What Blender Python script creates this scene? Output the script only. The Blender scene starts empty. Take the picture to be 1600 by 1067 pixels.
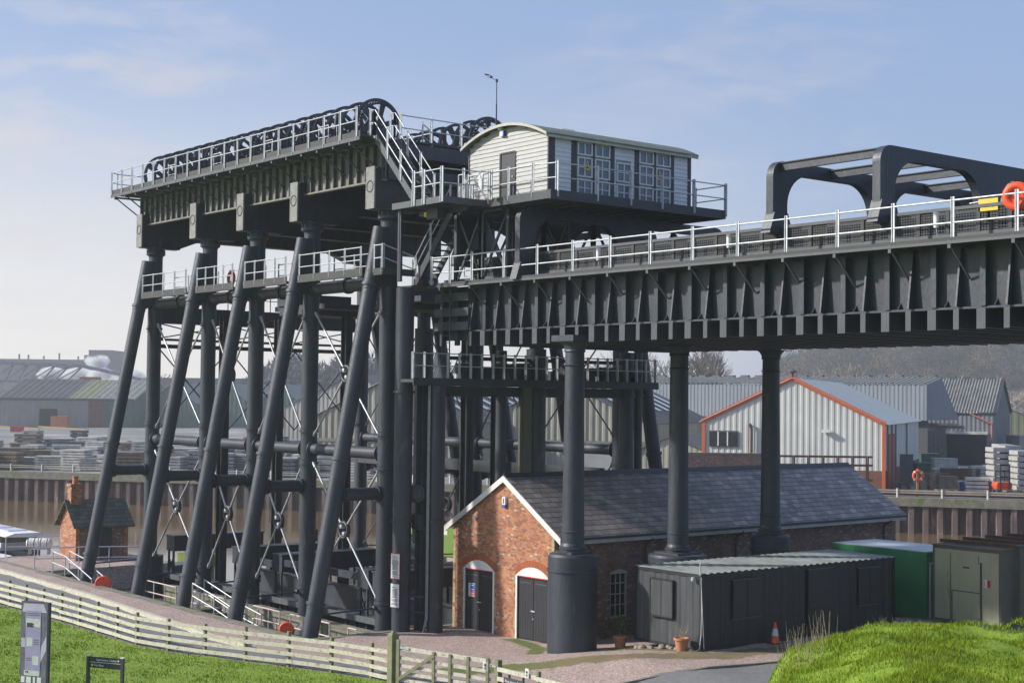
import bpy, bmesh, math, random
import numpy as np
from mathutils import Vector, Matrix
R_=math.radians
random.seed(7); rng=np.random.default_rng(7)
sc=bpy.context.scene; C=sc.collection
# ---------------------------------------------------------------- camera
CP=Vector((49.8207,-33.2281,9.0386)); YAW,PIT,ROL=-.9003,.0378,.0117
Fv=Vector((math.sin(YAW)*math.cos(PIT),math.cos(YAW)*math.cos(PIT),math.sin(PIT)))
r0=Vector((math.cos(YAW),-math.sin(YAW),0)); u0=r0.cross(Fv)
Rv=math.cos(ROL)*r0+math.sin(ROL)*u0; Uv=-math.sin(ROL)*r0+math.cos(ROL)*u0
cam=bpy.data.cameras.new('camera'); co=bpy.data.objects.new('camera',cam); C.objects.link(co)
M=Matrix((Rv,Uv,-Fv)).transposed().to_4x4(); M.translation=CP; co.matrix_world=M
cam.lens=2354.0137/1600*36; cam.sensor_width=36; cam.clip_end=9000; cam.clip_start=.5
sc.camera=co
# ---------------------------------------------------------------- sky, sun, exposure
SUN_AZ=Vector((-.62,-.78)).normalized(); SUN_EL=30
w=bpy.data.worlds.new('World'); sc.world=w; w.use_nodes=True
nt=w.node_tree; nt.nodes.clear()
def N(nt,t,**k):
    n=nt.nodes.new(t)
    for a,b in k.items(): setattr(n,a,b)
    return n
def L(nt,a,b): nt.links.new(a,b)
out=N(nt,'ShaderNodeOutputWorld'); bg=N(nt,'ShaderNodeBackground'); bg.inputs['Strength'].default_value=.10
sky=N(nt,'ShaderNodeTexSky',sky_type='NISHITA'); sky.sun_disc=False
sky.sun_elevation=R_(SUN_EL); sky.sun_rotation=math.atan2(SUN_AZ.x,SUN_AZ.y)
sky.altitude=30; sky.air_density=1.0; sky.dust_density=2.2; sky.ozone_density=2.0
tc=N(nt,'ShaderNodeTexCoord')
# thin wispy clouds, laid out by direction in the sky
mp=N(nt,'ShaderNodeMapping'); mp.inputs['Scale'].default_value=(1.6,1.6,6.5); mp.inputs['Rotation'].default_value=(.12,.2,.3)
mp.inputs['Location'].default_value=(.35,.1,.0)
L(nt,tc.outputs['Generated'],mp.inputs['Vector'])
n1=N(nt,'ShaderNodeTexNoise'); n1.inputs['Scale'].default_value=5.5; n1.inputs['Detail'].default_value=9; n1.inputs['Roughness'].default_value=.62; n1.inputs['Distortion'].default_value=.35
L(nt,mp.outputs[0],n1.inputs['Vector'])
cr=N(nt,'ShaderNodeValToRGB'); cr.color_ramp.elements[0].position=.46; cr.color_ramp.elements[1].position=.70
cr.color_ramp.elements[1].color=(.62,.62,.62,1)
L(nt,n1.outputs['Fac'],cr.inputs[0])
# streaky patches of cloud in two parts of the sky: high on the left and faint in the middle right
def patch(d,c0,c1):
    dp=N(nt,'ShaderNodeVectorMath',operation='DOT_PRODUCT'); dp.inputs[1].default_value=Vector(d).normalized()
    L(nt,tc.outputs['Generated'],dp.inputs[0])
    mr=N(nt,'ShaderNodeMapRange',interpolation_type='SMOOTHSTEP'); mr.inputs['From Min'].default_value=c0; mr.inputs['From Max'].default_value=c1
    L(nt,dp.outputs['Value'],mr.inputs['Value']); return mr.outputs[0]
pa=patch(Fv-.36*Rv+.17*Uv,.972,.998); pb=patch(Fv+.14*Rv+.17*Uv,.988,.9995)
m1=N(nt,'ShaderNodeMath',operation='MULTIPLY'); m1.inputs[1].default_value=.55; L(nt,pb,m1.inputs[0])
m2=N(nt,'ShaderNodeMath',operation='MAXIMUM'); L(nt,pa,m2.inputs[0]); L(nt,m1.outputs[0],m2.inputs[1])
m3=N(nt,'ShaderNodeMath',operation='MULTIPLY'); L(nt,m2.outputs[0],m3.inputs[0]); L(nt,cr.outputs[0],m3.inputs[1])
mx=N(nt,'ShaderNodeMix',data_type='RGBA'); mx.inputs['B'].default_value=(4.5,4.05,3.95,1)
# high thin veil whitens the blue
vl=N(nt,'ShaderNodeMix',data_type='RGBA'); vl.inputs['Factor'].default_value=.62; vl.inputs['B'].default_value=(1.75,2.5,4.3,1)
L(nt,sky.outputs[0],vl.inputs['A'])
gp=patch(Fv-.27*Rv+.0*Uv,.86,.995); gm=N(nt,'ShaderNodeMix',data_type='RGBA'); gm.inputs['B'].default_value=(5.7,5.4,4.9,1)
sz=N(nt,'ShaderNodeSeparateXYZ'); L(nt,tc.outputs['Generated'],sz.inputs[0]); lo=N(nt,'ShaderNodeMapRange',interpolation_type='SMOOTHSTEP'); lo.inputs['From Min'].default_value=.24; lo.inputs['From Max'].default_value=.0; L(nt,sz.outputs['Z'],lo.inputs['Value'])
g2=N(nt,'ShaderNodeMath',operation='MULTIPLY'); L(nt,gp,g2.inputs[0]); L(nt,lo.outputs[0],g2.inputs[1]); L(nt,g2.outputs[0],gm.inputs['Factor']); L(nt,vl.outputs['Result'],gm.inputs['A'])
L(nt,gm.outputs['Result'],mx.inputs['A']); L(nt,m3.outputs[0],mx.inputs['Factor']); L(nt,mx.outputs['Result'],bg.inputs['Color']); L(nt,bg.outputs[0],out.inputs['Surface'])
sl=bpy.data.lights.new('sun','SUN'); sl.energy=3.3; sl.angle=R_(2.5); sl.color=(1,.95,.88)
so=bpy.data.objects.new('sun',sl); C.objects.link(so)
sd=Vector((SUN_AZ.x*math.cos(R_(SUN_EL)),SUN_AZ.y*math.cos(R_(SUN_EL)),math.sin(R_(SUN_EL))))
so.rotation_euler=(-sd).to_track_quat('-Z','Y').to_euler(); so.location=(0,-20,60)
sc.view_settings.view_transform='Standard'; sc.view_settings.look='None'; sc.view_settings.gamma=1; sc.view_settings.use_curve_mapping=False
sc.view_settings.exposure=.75
sc.cycles.max_bounces=6; sc.cycles.volume_bounces=2; sc.cycles.transparent_max_bounces=8
# ---------------------------------------------------------------- helpers
class MB:
    def __init__(s,o=(0,0,0)): s.v=[];s.f=[];s.sm=[];s.mi=[];s.o=Vector(o);s.cm=0
    def add(s,vs,fs,smooth=False):
        b=len(s.v); s.v+= [tuple(Vector(p)-s.o) for p in vs]
        s.f+=[tuple(i+b for i in f) for f in fs]; s.sm+=[smooth]*len(fs); s.mi+=[s.cm]*len(fs); return s
    def box(s,x0,x1,y0,y1,z0,z1):
        v=[(x,y,z) for z in (z0,z1) for y in (y0,y1) for x in (x0,x1)]
        return s.add(v,[(0,2,3,1),(4,5,7,6),(0,1,5,4),(2,6,7,3),(0,4,6,2),(1,3,7,5)])
    def obox(s,c,ax,ay,az):
        c,ax,ay,az=map(Vector,(c,ax,ay,az))
        v=[c+i*ax+j*ay+k*az for k in (-1,1) for j in (-1,1) for i in (-1,1)]
        return s.add(v,[(0,2,3,1),(4,5,7,6),(0,1,5,4),(2,6,7,3),(0,4,6,2),(1,3,7,5)])
    def beam(s,p0,p1,w,h,up=(0,0,1)):
        p0,p1=Vector(p0),Vector(p1); d=p1-p0; l=d.length; d/=l; u=Vector(up)
        if abs(d.dot(u))>.99: u=Vector((1,0,0))
        sd_=d.cross(u).normalized(); u=sd_.cross(d)
        return s.obox((p0+p1)/2,d*l/2,sd_*w/2,u*h/2)
    def tube(s,p0,p1,r0,r1=None,n=16,cap=True,smooth=True):
        r1=r0 if r1 is None else r1
        p0,p1=Vector(p0),Vector(p1); d=(p1-p0).normalized(); a=Vector((0,0,1)) if abs(d.z)<.9 else Vector((1,0,0))
        a=d.cross(a).normalized(); b=d.cross(a)
        vs=[];
        for p,r in ((p0,r0),(p1,r1)):
            for i in range(n):
                t=2*math.pi*i/n; vs.append(p+r*(math.cos(t)*a+math.sin(t)*b))
        s.add(vs,[(i,(i+1)%n,n+(i+1)%n,n+i) for i in range(n)],smooth)
        if cap: s.add(vs[:n],[tuple(range(n-1,-1,-1))]); s.add(vs[n:],[tuple(range(n))])
        return s
    def pipe(s,pts,r,n=6,smooth=True):
        for a,b in zip(pts[:-1],pts[1:]): s.tube(a,b,r,n=n,smooth=smooth)
        return s
    def lathe(s,c,prof,n=24,axis=(0,0,1)):
        c=Vector(c); d=Vector(axis).normalized(); a=Vector((1,0,0)) if abs(d.x)<.9 else Vector((0,1,0)); b=d.cross(a).normalized(); a=b.cross(d)
        R=lambda r,z:[c+d*z+r*(math.cos(2*math.pi*i/n)*a+math.sin(2*math.pi*i/n)*b) for i in range(n)]
        for (r,z),(r2,z2) in zip(prof[:-1],prof[1:]):
            s.add(R(r,z)+R(r2,z2),[(i,(i+1)%n,n+(i+1)%n,n+i) for i in range(n)],True)
        return s
    def torus(s,c,axis,R,r,n=24,m=8,squash=1.):
        c=Vector(c); d=Vector(axis).normalized(); a=Vector((0,0,1)) if abs(d.z)<.9 else Vector((1,0,0)); b=d.cross(a).normalized(); a=b.cross(d)
        vs=[]
        for i in range(n):
            t=2*math.pi*i/n; e=math.cos(t)*a+math.sin(t)*b
            for j in range(m):
                q=2*math.pi*j/m; vs.append(c+e*(R+r*math.cos(q))+d*(r*squash*math.sin(q)))
        return s.add(vs,[(i*m+j,((i+1)%n)*m+j,((i+1)%n)*m+(j+1)%m,i*m+(j+1)%m) for i in range(n) for j in range(m)],True)
    def prism(s,pts,off):
        n=len(pts); off=Vector(off); a=[Vector(p) for p in pts]; b=[p+off for p in a]
        nrm=Vector((0,0,0))
        for i in range(1,n-1): nrm+=(a[i]-a[0]).cross(a[i+1]-a[0])
        f1,f2=tuple(range(n)),tuple(range(n,2*n))
        if nrm.dot(off)>0: f1=f1[::-1]; sides=[(i,(i+1)%n,n+(i+1)%n,n+i) for i in range(n)]
        else: f2=f2[::-1]; sides=[((i+1)%n,i,n+i,n+(i+1)%n) for i in range(n)]
        return s.add(a+b,[f1,f2]+sides)
    def corr(s,o,u,v0,vfun,ulen,pitch,depth,nrm,v1=None,shape=(.0,.25,.5,.75)):
        # corrugated sheet: runs along u, stands along v; bottom offset v0(t), top vfun(t); trapezoid profile of 'depth' along nrm
        o,u,v,nrm=Vector(o),Vector(u).normalized(),Vector(v1 if v1 else (0,0,1)).normalized(),Vector(nrm).normalized()
        us=[];k=0
        while k*pitch<ulen:
            for a,d in ((0,0),(.15,1),(.5,1),(.65,0)): 
                t=(k+a)*pitch
                if t<ulen: us.append((t,d*depth))
            k+=1
        us.append((ulen,0))
        vs=[]
        for t,d in us:
            a=v0(t) if callable(v0) else v0; b=vfun(t) if callable(vfun) else vfun
            vs+= [o+u*t+v*a+nrm*d, o+u*t+v*b+nrm*d]
        return s.add(vs,[(2*i,2*i+2,2*i+3,2*i+1) for i in range(len(us)-1)])
    def build(s,name,m,parent=None):
        me=bpy.data.meshes.new(name); me.from_pydata(s.v,[],s.f)
        ms=m if isinstance(m,(list,tuple)) else [m]
        for x in ms: me.materials.append(x)
        me.polygons.foreach_set('use_smooth',s.sm)
        if len(ms)>1: me.polygons.foreach_set('material_index',s.mi)
        me.update()
        ob=bpy.data.objects.new(name,me); C.objects.link(ob)
        if parent is not None: ob.parent=parent
        return ob
def tag(o,label=None,cat=None,group=None,kind=None):
    for k,v_ in (('label',label),('category',cat),('group',group),('kind',kind)):
        if v_: o[k]=v_
    return o
def thing(name,label,cat,loc=(0,0,0),rz=0,group=None):
    o=bpy.data.objects.new(name,None); o.empty_display_size=.3; C.objects.link(o); o.location=loc; o.rotation_euler=(0,0,rz)
    return tag(o,label,cat,group)
def copy_tree(o,parent=None):
    c=o.copy(); C.objects.link(c)
    if parent is not None: c.parent=parent
    for ch in list(o.children): copy_tree(ch,c)
    return c
_txt=bpy.data.collections.new('tmp')
def text_mesh(name,s,size,mtl,parent,loc,xdir,ydir=(0,0,1),align='LEFT',depth=.004):
    cu=bpy.data.curves.new(name,'FONT'); cu.body=s; cu.size=size; cu.align_x=align; cu.extrude=depth
    t=bpy.data.objects.new('t',cu); C.objects.link(t)
    dg=bpy.context.evaluated_depsgraph_get(); me=bpy.data.meshes.new_from_object(t.evaluated_get(dg))
    bpy.data.objects.remove(t); me.materials.clear(); me.materials.append(mtl)
    x=Vector(xdir).normalized(); y=Vector(ydir).normalized(); z=x.cross(y)
    Mx=Matrix((x,y,z)).transposed().to_4x4(); Mx.translation=Vector(loc); me.transform(Mx)
    ob=bpy.data.objects.new(name,me); C.objects.link(ob); ob.parent=parent; return ob
Fh=Vector((Fv.x,Fv.y,0)).normalized(); Rh=Vector((r0.x,r0.y,0))
def W(s,D,z=0): # point s metres to the right and D metres ahead of the hillside viewpoint, in plan
    p=Vector((CP.x,CP.y,0))+Fh*D+Rh*s; return Vector((p.x,p.y,z))
# ---------------------------------------------------------------- materials
def newmat(name):
    m=bpy.data.materials.new(name); m.use_nodes=True; nt=m.node_tree; b=nt.nodes['Principled BSDF']; return m,nt,b
def pm(name,c1,c2=None,scale=3.,rough=.6,metal=0.,bump=0.,bscale=None,detail=5,stretch=None,spec=None,c3=None,s3=.6,t3=.62):
    m,nt,b=newmat(name); b.inputs['Roughness'].default_value=rough; b.inputs['Metallic'].default_value=metal
    if spec is not None: b.inputs['Specular IOR Level'].default_value=spec
    c2=c2 or tuple(x*.75 for x in c1)
    tc=N(nt,'ShaderNodeTexCoord'); mp=N(nt,'ShaderNodeMapping'); L(nt,tc.outputs['Object'],mp.inputs[0])
    if stretch: mp.inputs['Scale'].default_value=stretch
    n=N(nt,'ShaderNodeTexNoise'); n.inputs['Scale'].default_value=scale; n.inputs['Detail'].default_value=detail; n.inputs['Roughness'].default_value=.65
    L(nt,mp.outputs[0],n.inputs['Vector'])
    r=N(nt,'ShaderNodeValToRGB'); r.color_ramp.elements[0].position=.35; r.color_ramp.elements[1].position=.65
    r.color_ramp.elements[0].color=(*c2,1); r.color_ramp.elements[1].color=(*c1,1); L(nt,n.outputs['Fac'],r.inputs[0])
    col=r.outputs[0]
    if c3:
        n3=N(nt,'ShaderNodeTexNoise'); n3.inputs['Scale'].default_value=s3; n3.inputs['Detail'].default_value=8; n3.inputs['Roughness'].default_value=.7
        L(nt,mp.outputs[0],n3.inputs['Vector'])
        r3=N(nt,'ShaderNodeValToRGB'); r3.color_ramp.elements[0].position=t3-.04; r3.color_ramp.elements[1].position=t3+.06; L(nt,n3.outputs['Fac'],r3.inputs[0])
        mx=N(nt,'ShaderNodeMix',data_type='RGBA'); mx.inputs['B'].default_value=(*c3,1); L(nt,r3.outputs[0],mx.inputs['Factor']); L(nt,col,mx.inputs['A']); col=mx.outputs['Result']
    L(nt,col,b.inputs['Base Color'])
    mr=N(nt,'ShaderNodeMapRange'); mr.inputs['To Min'].default_value=max(0,rough-.1); mr.inputs['To Max'].default_value=min(1,rough+.12); L(nt,n.outputs['Fac'],mr.inputs['Value']); L(nt,mr.outputs[0],b.inputs['Roughness'])
    if bump:
        n2=N(nt,'ShaderNodeTexNoise'); n2.inputs['Scale'].default_value=bscale or scale*4; n2.inputs['Detail'].default_value=4; L(nt,mp.outputs[0],n2.inputs['Vector'])
        bp=N(nt,'ShaderNodeBump'); bp.inputs['Strength'].default_value=bump; bp.inputs['Distance'].default_value=.03; L(nt,n2.outputs['Fac'],bp.inputs['Height']); L(nt,bp.outputs[0],b.inputs['Normal'])
    return m
def mth(nt,op,a,b_=None,c=None):
    n=N(nt,'ShaderNodeMath',operation=op)
    for i,x in enumerate((a,b_,c)):
        if x is None: continue
        if isinstance(x,(int,float)): n.inputs[i].default_value=x
        else: L(nt,x,n.inputs[i])
    return n.outputs[0]
def course(name,bw,bh,ramp,mortar,mw=.012,mh=.012,usel='xy',vsel='z',rough=.85,bump=.5,patchy=0.,bias=None,slate=False):
    # bricks or slates laid in half-bond courses, one random colour each
    m,nt,b=newmat(name); b.inputs['Roughness'].default_value=rough
    tc=N(nt,'ShaderNodeTexCoord'); sp=N(nt,'ShaderNodeSeparateXYZ'); L(nt,tc.outputs['Object'],sp.inputs[0])
    u={'xy':lambda:mth(nt,'ADD',sp.outputs['X'],sp.outputs['Y']),'y':lambda:sp.outputs['Y'],'x':lambda:sp.outputs['X']}[usel]()
    v=sp.outputs['Z']
    vv=mth(nt,'DIVIDE',v,bh); row=mth(nt,'FLOOR',vv); fv=mth(nt,'FRACT',vv)
    uu=mth(nt,'MULTIPLY_ADD',mth(nt,'MODULO',mth(nt,'ABSOLUTE',row),2),.5,mth(nt,'DIVIDE',u,bw)); col=mth(nt,'FLOOR',uu); fu=mth(nt,'FRACT',uu)
    cv=N(nt,'ShaderNodeCombineXYZ'); L(nt,col,cv.inputs[0]); L(nt,row,cv.inputs[1])
    wn=N(nt,'ShaderNodeTexWhiteNoise',noise_dimensions='2D'); L(nt,cv.outputs[0],wn.inputs['Vector'])
    fac=wn.outputs['Value']
    if patchy:
        ns=N(nt,'ShaderNodeTexNoise'); ns.inputs['Scale'].default_value=.7; ns.inputs['Detail'].default_value=3; L(nt,tc.outputs['Object'],ns.inputs['Vector'])
        fac=mth(nt,'ADD',fac,mth(nt,'MULTIPLY',mth(nt,'SUBTRACT',ns.outputs['Fac'],.5),patchy))
    r=N(nt,'ShaderNodeValToRGB'); e=r.color_ramp.elements
    e[0].position=ramp[0][0]; e[0].color=(*ramp[0][1],1); e[1].position=ramp[-1][0]; e[1].color=(*ramp[-1][1],1)
    for p,c_ in ramp[1:-1]: q=e.new(p); q.color=(*c_,1)
    if not slate: r.color_ramp.interpolation='CONSTANT'
    L(nt,fac,r.inputs[0])
    mu=mth(nt,'LESS_THAN',fu,mw/bw); mv=mth(nt,'LESS_THAN',fv,mh/bh); mm=mth(nt,'MAXIMUM',mu,mv)
    mx=N(nt,'ShaderNodeMix',data_type='RGBA'); L(nt,mm,mx.inputs['Factor']); L(nt,r.outputs[0],mx.inputs['A']); mx.inputs['B'].default_value=(*mortar,1)
    nz=N(nt,'ShaderNodeTexNoise'); nz.inputs['Scale'].default_value=1.3; nz.inputs['Detail'].default_value=7; nz.inputs['Roughness'].default_value=.7; L(nt,tc.outputs['Object'],nz.inputs['Vector'])
    mr=N(nt,'ShaderNodeMapRange'); mr.inputs['From Min'].default_value=.3; mr.inputs['From Max'].default_value=.7; mr.inputs['To Min'].default_value=.62; mr.inputs['To Max'].default_value=1.18; L(nt,nz.outputs['Fac'],mr.inputs['Value'])
    vm=N(nt,'ShaderNodeVectorMath',operation='SCALE'); L(nt,mx.outputs['Result'],vm.inputs[0]); L(nt,mr.outputs[0],vm.inputs['Scale'])
    L(nt,vm.outputs[0],b.inputs['Base Color'])
    h=mth(nt,'SUBTRACT',mth(nt,'MULTIPLY',wn.outputs['Value'],.35),mm)
    if slate: h=mth(nt,'ADD',mth(nt,'SUBTRACT',1.,fv),mth(nt,'MULTIPLY',wn.outputs['Value'],.3))
    bp=N(nt,'ShaderNodeBump'); bp.inputs['Strength'].default_value=bump; bp.inputs['Distance'].default_value=.02; L(nt,h,bp.inputs['Height']); L(nt,bp.outputs[0],b.inputs['Normal'])
    return m
m_iron=pm('black_paint',(.044,.053,.070),(.027,.033,.045),scale=1.6,rough=.48,bump=.45,bscale=14,c3=(.085,.080,.076),s3=1.3,t3=.63,stretch=(1,1,.3))
m_iron2=pm('dull_black_paint',(.055,.060,.070),(.035,.039,.047),scale=1.7,rough=.58,bump=.2,bscale=12)
m_web=pm('sunlit_weathered_web',(.27,.255,.22),(.13,.125,.11),scale=1.6,rough=.7,stretch=(2.5,1,.35),bump=.1)  # beige stands in for sunlight on black paint, with weather streaks
m_plate=pm('grey_end_plate',(.26,.26,.235),(.18,.185,.17),scale=4,rough=.6,bump=.2,c3=(.06,.055,.05),s3=2.2,t3=.63)
m_edge=pm('grey_steel_edge',(.10,.108,.118),(.07,.076,.084),scale=3,rough=.6)
m_deck=pm('deck_steel',(.062,.064,.062),(.04,.041,.04),scale=2.5,rough=.7,stretch=(.5,2,1))
m_galv=pm('galvanised_steel',(.60,.62,.64),(.44,.46,.48),scale=6,rough=.45,metal=.35)
m_rod=pm('bright_rod',(.55,.56,.57),(.4,.41,.42),scale=8,rough=.35,metal=.4)
m_white=pm('white_paint',(.78,.78,.75),(.68,.68,.64),scale=2,rough=.5)
m_board=pm('cream_weatherboard',(.46,.46,.44),(.36,.36,.345),scale=2.2,rough=.6,stretch=(1,1,4),c3=(.40,.38,.32),s3=1.6,t3=.66)
m_roofgrn=pm('grey_green_felt',(.16,.19,.15),(.11,.13,.11),scale=3,rough=.8,bump=.2)
m_black=pm('black_wood_paint',(.030,.032,.038),(.020,.022,.027),scale=5,rough=.5,stretch=(4,4,.5),c3=(.16,.16,.15),s3=3.2,t3=.72)
m_trim=pm('dark_grey_trim',(.050,.052,.060),(.036,.038,.044),scale=5,rough=.5)
def glassm(name,c=(.05,.07,.09),r=.08):
    m,nt,b=newmat(name); tcx=N(nt,'ShaderNodeTexCoord'); n=N(nt,'ShaderNodeTexNoise'); n.inputs['Scale'].default_value=2.5; L(nt,tcx.outputs['Object'],n.inputs['Vector'])
    rr=N(nt,'ShaderNodeValToRGB'); rr.color_ramp.elements[0].color=(*[x*.5 for x in c],1); rr.color_ramp.elements[1].color=(*[x*1.5 for x in c],1); L(nt,n.outputs['Fac'],rr.inputs[0]); L(nt,rr.outputs[0],b.inputs['Base Color'])
    b.inputs['Roughness'].default_value=r; b.inputs['Specular IOR Level'].default_value=.8; return m
m_glass=glassm('window_glass',(.085,.125,.19),.1); m_glassd=glassm('dark_window_glass',(.02,.022,.026),.12)
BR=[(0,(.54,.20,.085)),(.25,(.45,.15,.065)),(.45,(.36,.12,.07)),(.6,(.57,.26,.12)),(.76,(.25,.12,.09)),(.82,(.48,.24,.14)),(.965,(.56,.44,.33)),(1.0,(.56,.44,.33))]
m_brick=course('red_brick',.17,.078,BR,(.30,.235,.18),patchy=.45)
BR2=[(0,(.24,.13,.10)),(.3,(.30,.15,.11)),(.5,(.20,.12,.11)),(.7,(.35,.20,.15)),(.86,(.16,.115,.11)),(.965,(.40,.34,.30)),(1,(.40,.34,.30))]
m_brick2=course('brown_shade_brick',.17,.078,BR2,(.20,.17,.15),patchy=.4)  # darker copy of red brick stands for shaded walls; yard wall shares it
m_brickhut=course('hut_brick',.21,.072,BR,(.32,.22,.16),patchy=.3)
m_quoin=course('buff_quoin_brick',.232,.156,[(0,(.46,.38,.22)),(.4,(.38,.30,.17)),(.55,(.30,.12,.06)),(.8,(.40,.33,.18)),(1,(.4,.33,.18))],(.3,.26,.2),patchy=.1)
SLT=[(0,(.21,.18,.165)),(.5,(.265,.23,.21)),(.85,(.32,.28,.255)),(.97,(.42,.37,.33)),(1,(.42,.37,.33))]
m_slate=course('roof_slate',.42,.165,SLT,(.05,.05,.055),mw=.02,mh=.022,usel='y',slate=True,rough=.62,bump=.9,patchy=.25)
m_slate2=course('mossy_slate',.42,.2,[(0,(.07,.07,.062)),(.6,(.11,.11,.085)),(1,(.15,.15,.10))],(.03,.03,.026),mw=.02,mh=.025,usel='y',slate=True,rough=.8,bump=.9,patchy=.4)
m_arch=pm('arch_brick',(.46,.14,.055),(.33,.09,.04),scale=14,rough=.85,bump=.5,stretch=(1,1,.3))
m_concrete=pm('mossy_concrete',(.24,.225,.185),(.15,.14,.11),scale=1.5,rough=.9,bump=.4,c3=(.11,.15,.035),s3=.9,t3=.56)
m_floor=pm('wet_mossy_floor',(.115,.105,.085),(.06,.055,.045),scale=.9,rough=.75,bump=.5,c3=(.07,.095,.02),s3=.5,t3=.52)
m_pile=pm('rusty_sheet_pile',(.20,.135,.115),(.08,.062,.058),scale=.9,rough=.85,bump=.3,stretch=(1,1,.3),c3=(.32,.27,.22),s3=.9,t3=.6)
m_water=pm('brown_water',(.19,.125,.06),(.16,.105,.05),scale=.05,rough=.09,spec=.6)
_nt=m_water.node_tree; _b=_nt.nodes['Principled BSDF']; _b.inputs['Roughness'].default_value=.08
for l in list(_nt.links):
    if l.to_socket==_b.inputs['Roughness']: _nt.links.remove(l)
_tc=N(_nt,'ShaderNodeTexCoord'); _mp=N(_nt,'ShaderNodeMapping'); _mp.inputs['Scale'].default_value=(1,1.8,1); _mp.inputs['Rotation'].default_value=(0,0,.6); L(_nt,_tc.outputs['Object'],_mp.inputs[0])
_n=N(_nt,'ShaderNodeTexNoise'); _n.inputs['Scale'].default_value=.9; _n.inputs['Detail'].default_value=4; L(_nt,_mp.outputs[0],_n.inputs['Vector'])
_bp=N(_nt,'ShaderNodeBump'); _bp.inputs['Strength'].default_value=.06; _bp.inputs['Distance'].default_value=.1; L(_nt,_n.outputs['Fac'],_bp.inputs['Height']); L(_nt,_bp.outputs[0],_b.inputs['Normal'])
m_wood=pm('weathered_fence_wood',(.62,.59,.47),(.47,.445,.34),scale=7,rough=.85,bump=.4,c3=(.20,.20,.13),s3=5,t3=.6,stretch=(1,1,1))
m_woodg=pm('green_stained_post_wood',(.25,.25,.14),(.16,.165,.09),scale=6,rough=.9,bump=.4)
m_palw=pm('pallet_wood',(.26,.20,.14),(.14,.11,.085),scale=2,rough=.9)
m_orange=pm('orange_plastic',(.85,.10,.03),(.78,.075,.02),scale=3,rough=.45)
m_trimor=pm('orange_trim',(.62,.13,.035),(.5,.1,.03),scale=2,rough=.6)
m_terra=pm('terracotta',(.50,.22,.12),(.40,.17,.09),scale=9,rough=.8)
m_leaf=pm('shrub_leaf',(.09,.13,.03),(.05,.08,.02),scale=6,rough=.6)
m_dryst=pm('dry_stem',(.42,.35,.22),(.28,.23,.14),scale=9,rough=.9)
m_yel=pm('yellow_sign_paint',(.75,.50,.03),(.7,.46,.03),scale=3,rough=.5)
m_signw=pm('sign_white',(.72,.73,.72),(.64,.65,.64),scale=3,rough=.5)
m_red=pm('sign_red',(.55,.03,.03),(.48,.025,.025),scale=3,rough=.5)
m_blue=pm('sign_blue',(.02,.10,.45),(.02,.08,.38),scale=3,rough=.5)
m_ink=pm('sign_ink',(.05,.05,.06),(.04,.04,.05),scale=3,rough=.6)
m_stone=pm('rubble_stone',(.34,.29,.22),(.2,.17,.13),scale=5,rough=.9,bump=.4)
# ================================================================ GROUND
def sstep(a,b,x): t=np.clip((x-a)/(b-a),0,1); return t*t*(3-2*t)
FX=[-70,-15.3,-8,-1.4,.85,3.2,5.3,7.4,9.9,14,40]; FY=[-14,-10.05,-9.75,-9.7,-9.15,-8.3,-7.45,-6.7,-6.1,-5.2,-5.2]
EX=[-70,-26,-15,-9.8,-3.3,-1.2,1.5,6,10,15,17,22,40]; EY=[-6.5,-5.85,-5.98,-6.28,-6.6,-6.85,-6.7,-5.6,-4.4,-2.0,3.6,6,8]
def mound(x,y):
    dx,dy=x-CP.x,y-CP.y; D=dx*Fh.x+dy*Fh.y; s=dx*Rh.x+dy*Rh.y
    u=np.where(D>1,s/np.maximum(D,1)*2354+800,800)
    a=sstep(1130,1240,u+6*np.sin(D*1.3))*.84+.16*sstep(1240,1420,u)
    crest=4.16+.10*np.sin(s*1.1)+.05*np.sin(s*2.7+1)+.012*(s-9)+.06*np.sin(s*3.1+D*1.7)+.05*np.sin(s*1.9-D*2.6)+.035*np.sin(s*6.3+D*4.1)
    back=1-sstep(33.5,41,D)
    front=np.where(D<24,(24-D)*.12,0)
    h=(crest+front)*back*a
    left=np.where((D<41),(41-np.maximum(D,0))*.165,0)   # slope the viewpoint stands on
    return np.maximum(h,left)*np.where(D<60,1,0)
def bank(x,y):
    return .65*sstep(7,14,x)*sstep(-3,1,y)
def land(x,y):
    dx,dy=x-CP.x,y-CP.y; D=dx*Fh.x+dy*Fh.y; s=dx*Rh.x+dy*Rh.y
    e=x>-33+(y+3.6)*.2
    a=(x<-25)&(y<3.3)&e
    b=(y<-4.15)&e; c=(x>.95)&(y<30)&(x<30); d=(y>17)&(s>-7)&(D<105)&(x<=.95)&(s<6)
    return a|b|c|d
def gheight(x,y):
    x=np.asarray(x,float); y=np.asarray(y,float)
    h=bank(x,y)+mound(x,y)
    return np.where(land(x,y),h,-4.6)
def gz(x,y): return float(gheight(np.array([x]),np.array([y]))[0])
xs=np.arange(-40,62.01,.25); ys=np.arange(-50,60.01,.25)
X,Y=np.meshgrid(xs,ys); Z=gheight(X,Y)
Z+=np.where(Z>-1,.02*np.sin(X*1.9)*np.sin(Y*2.3)+rng.normal(0,.006,Z.shape),0)
nx,ny=len(xs),len(ys)
idx=np.arange(nx*ny).reshape(ny,nx)
quads=np.stack([idx[:-1,:-1],idx[:-1,1:],idx[1:,1:],idx[1:,:-1]],-1).reshape(-1,4)
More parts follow.
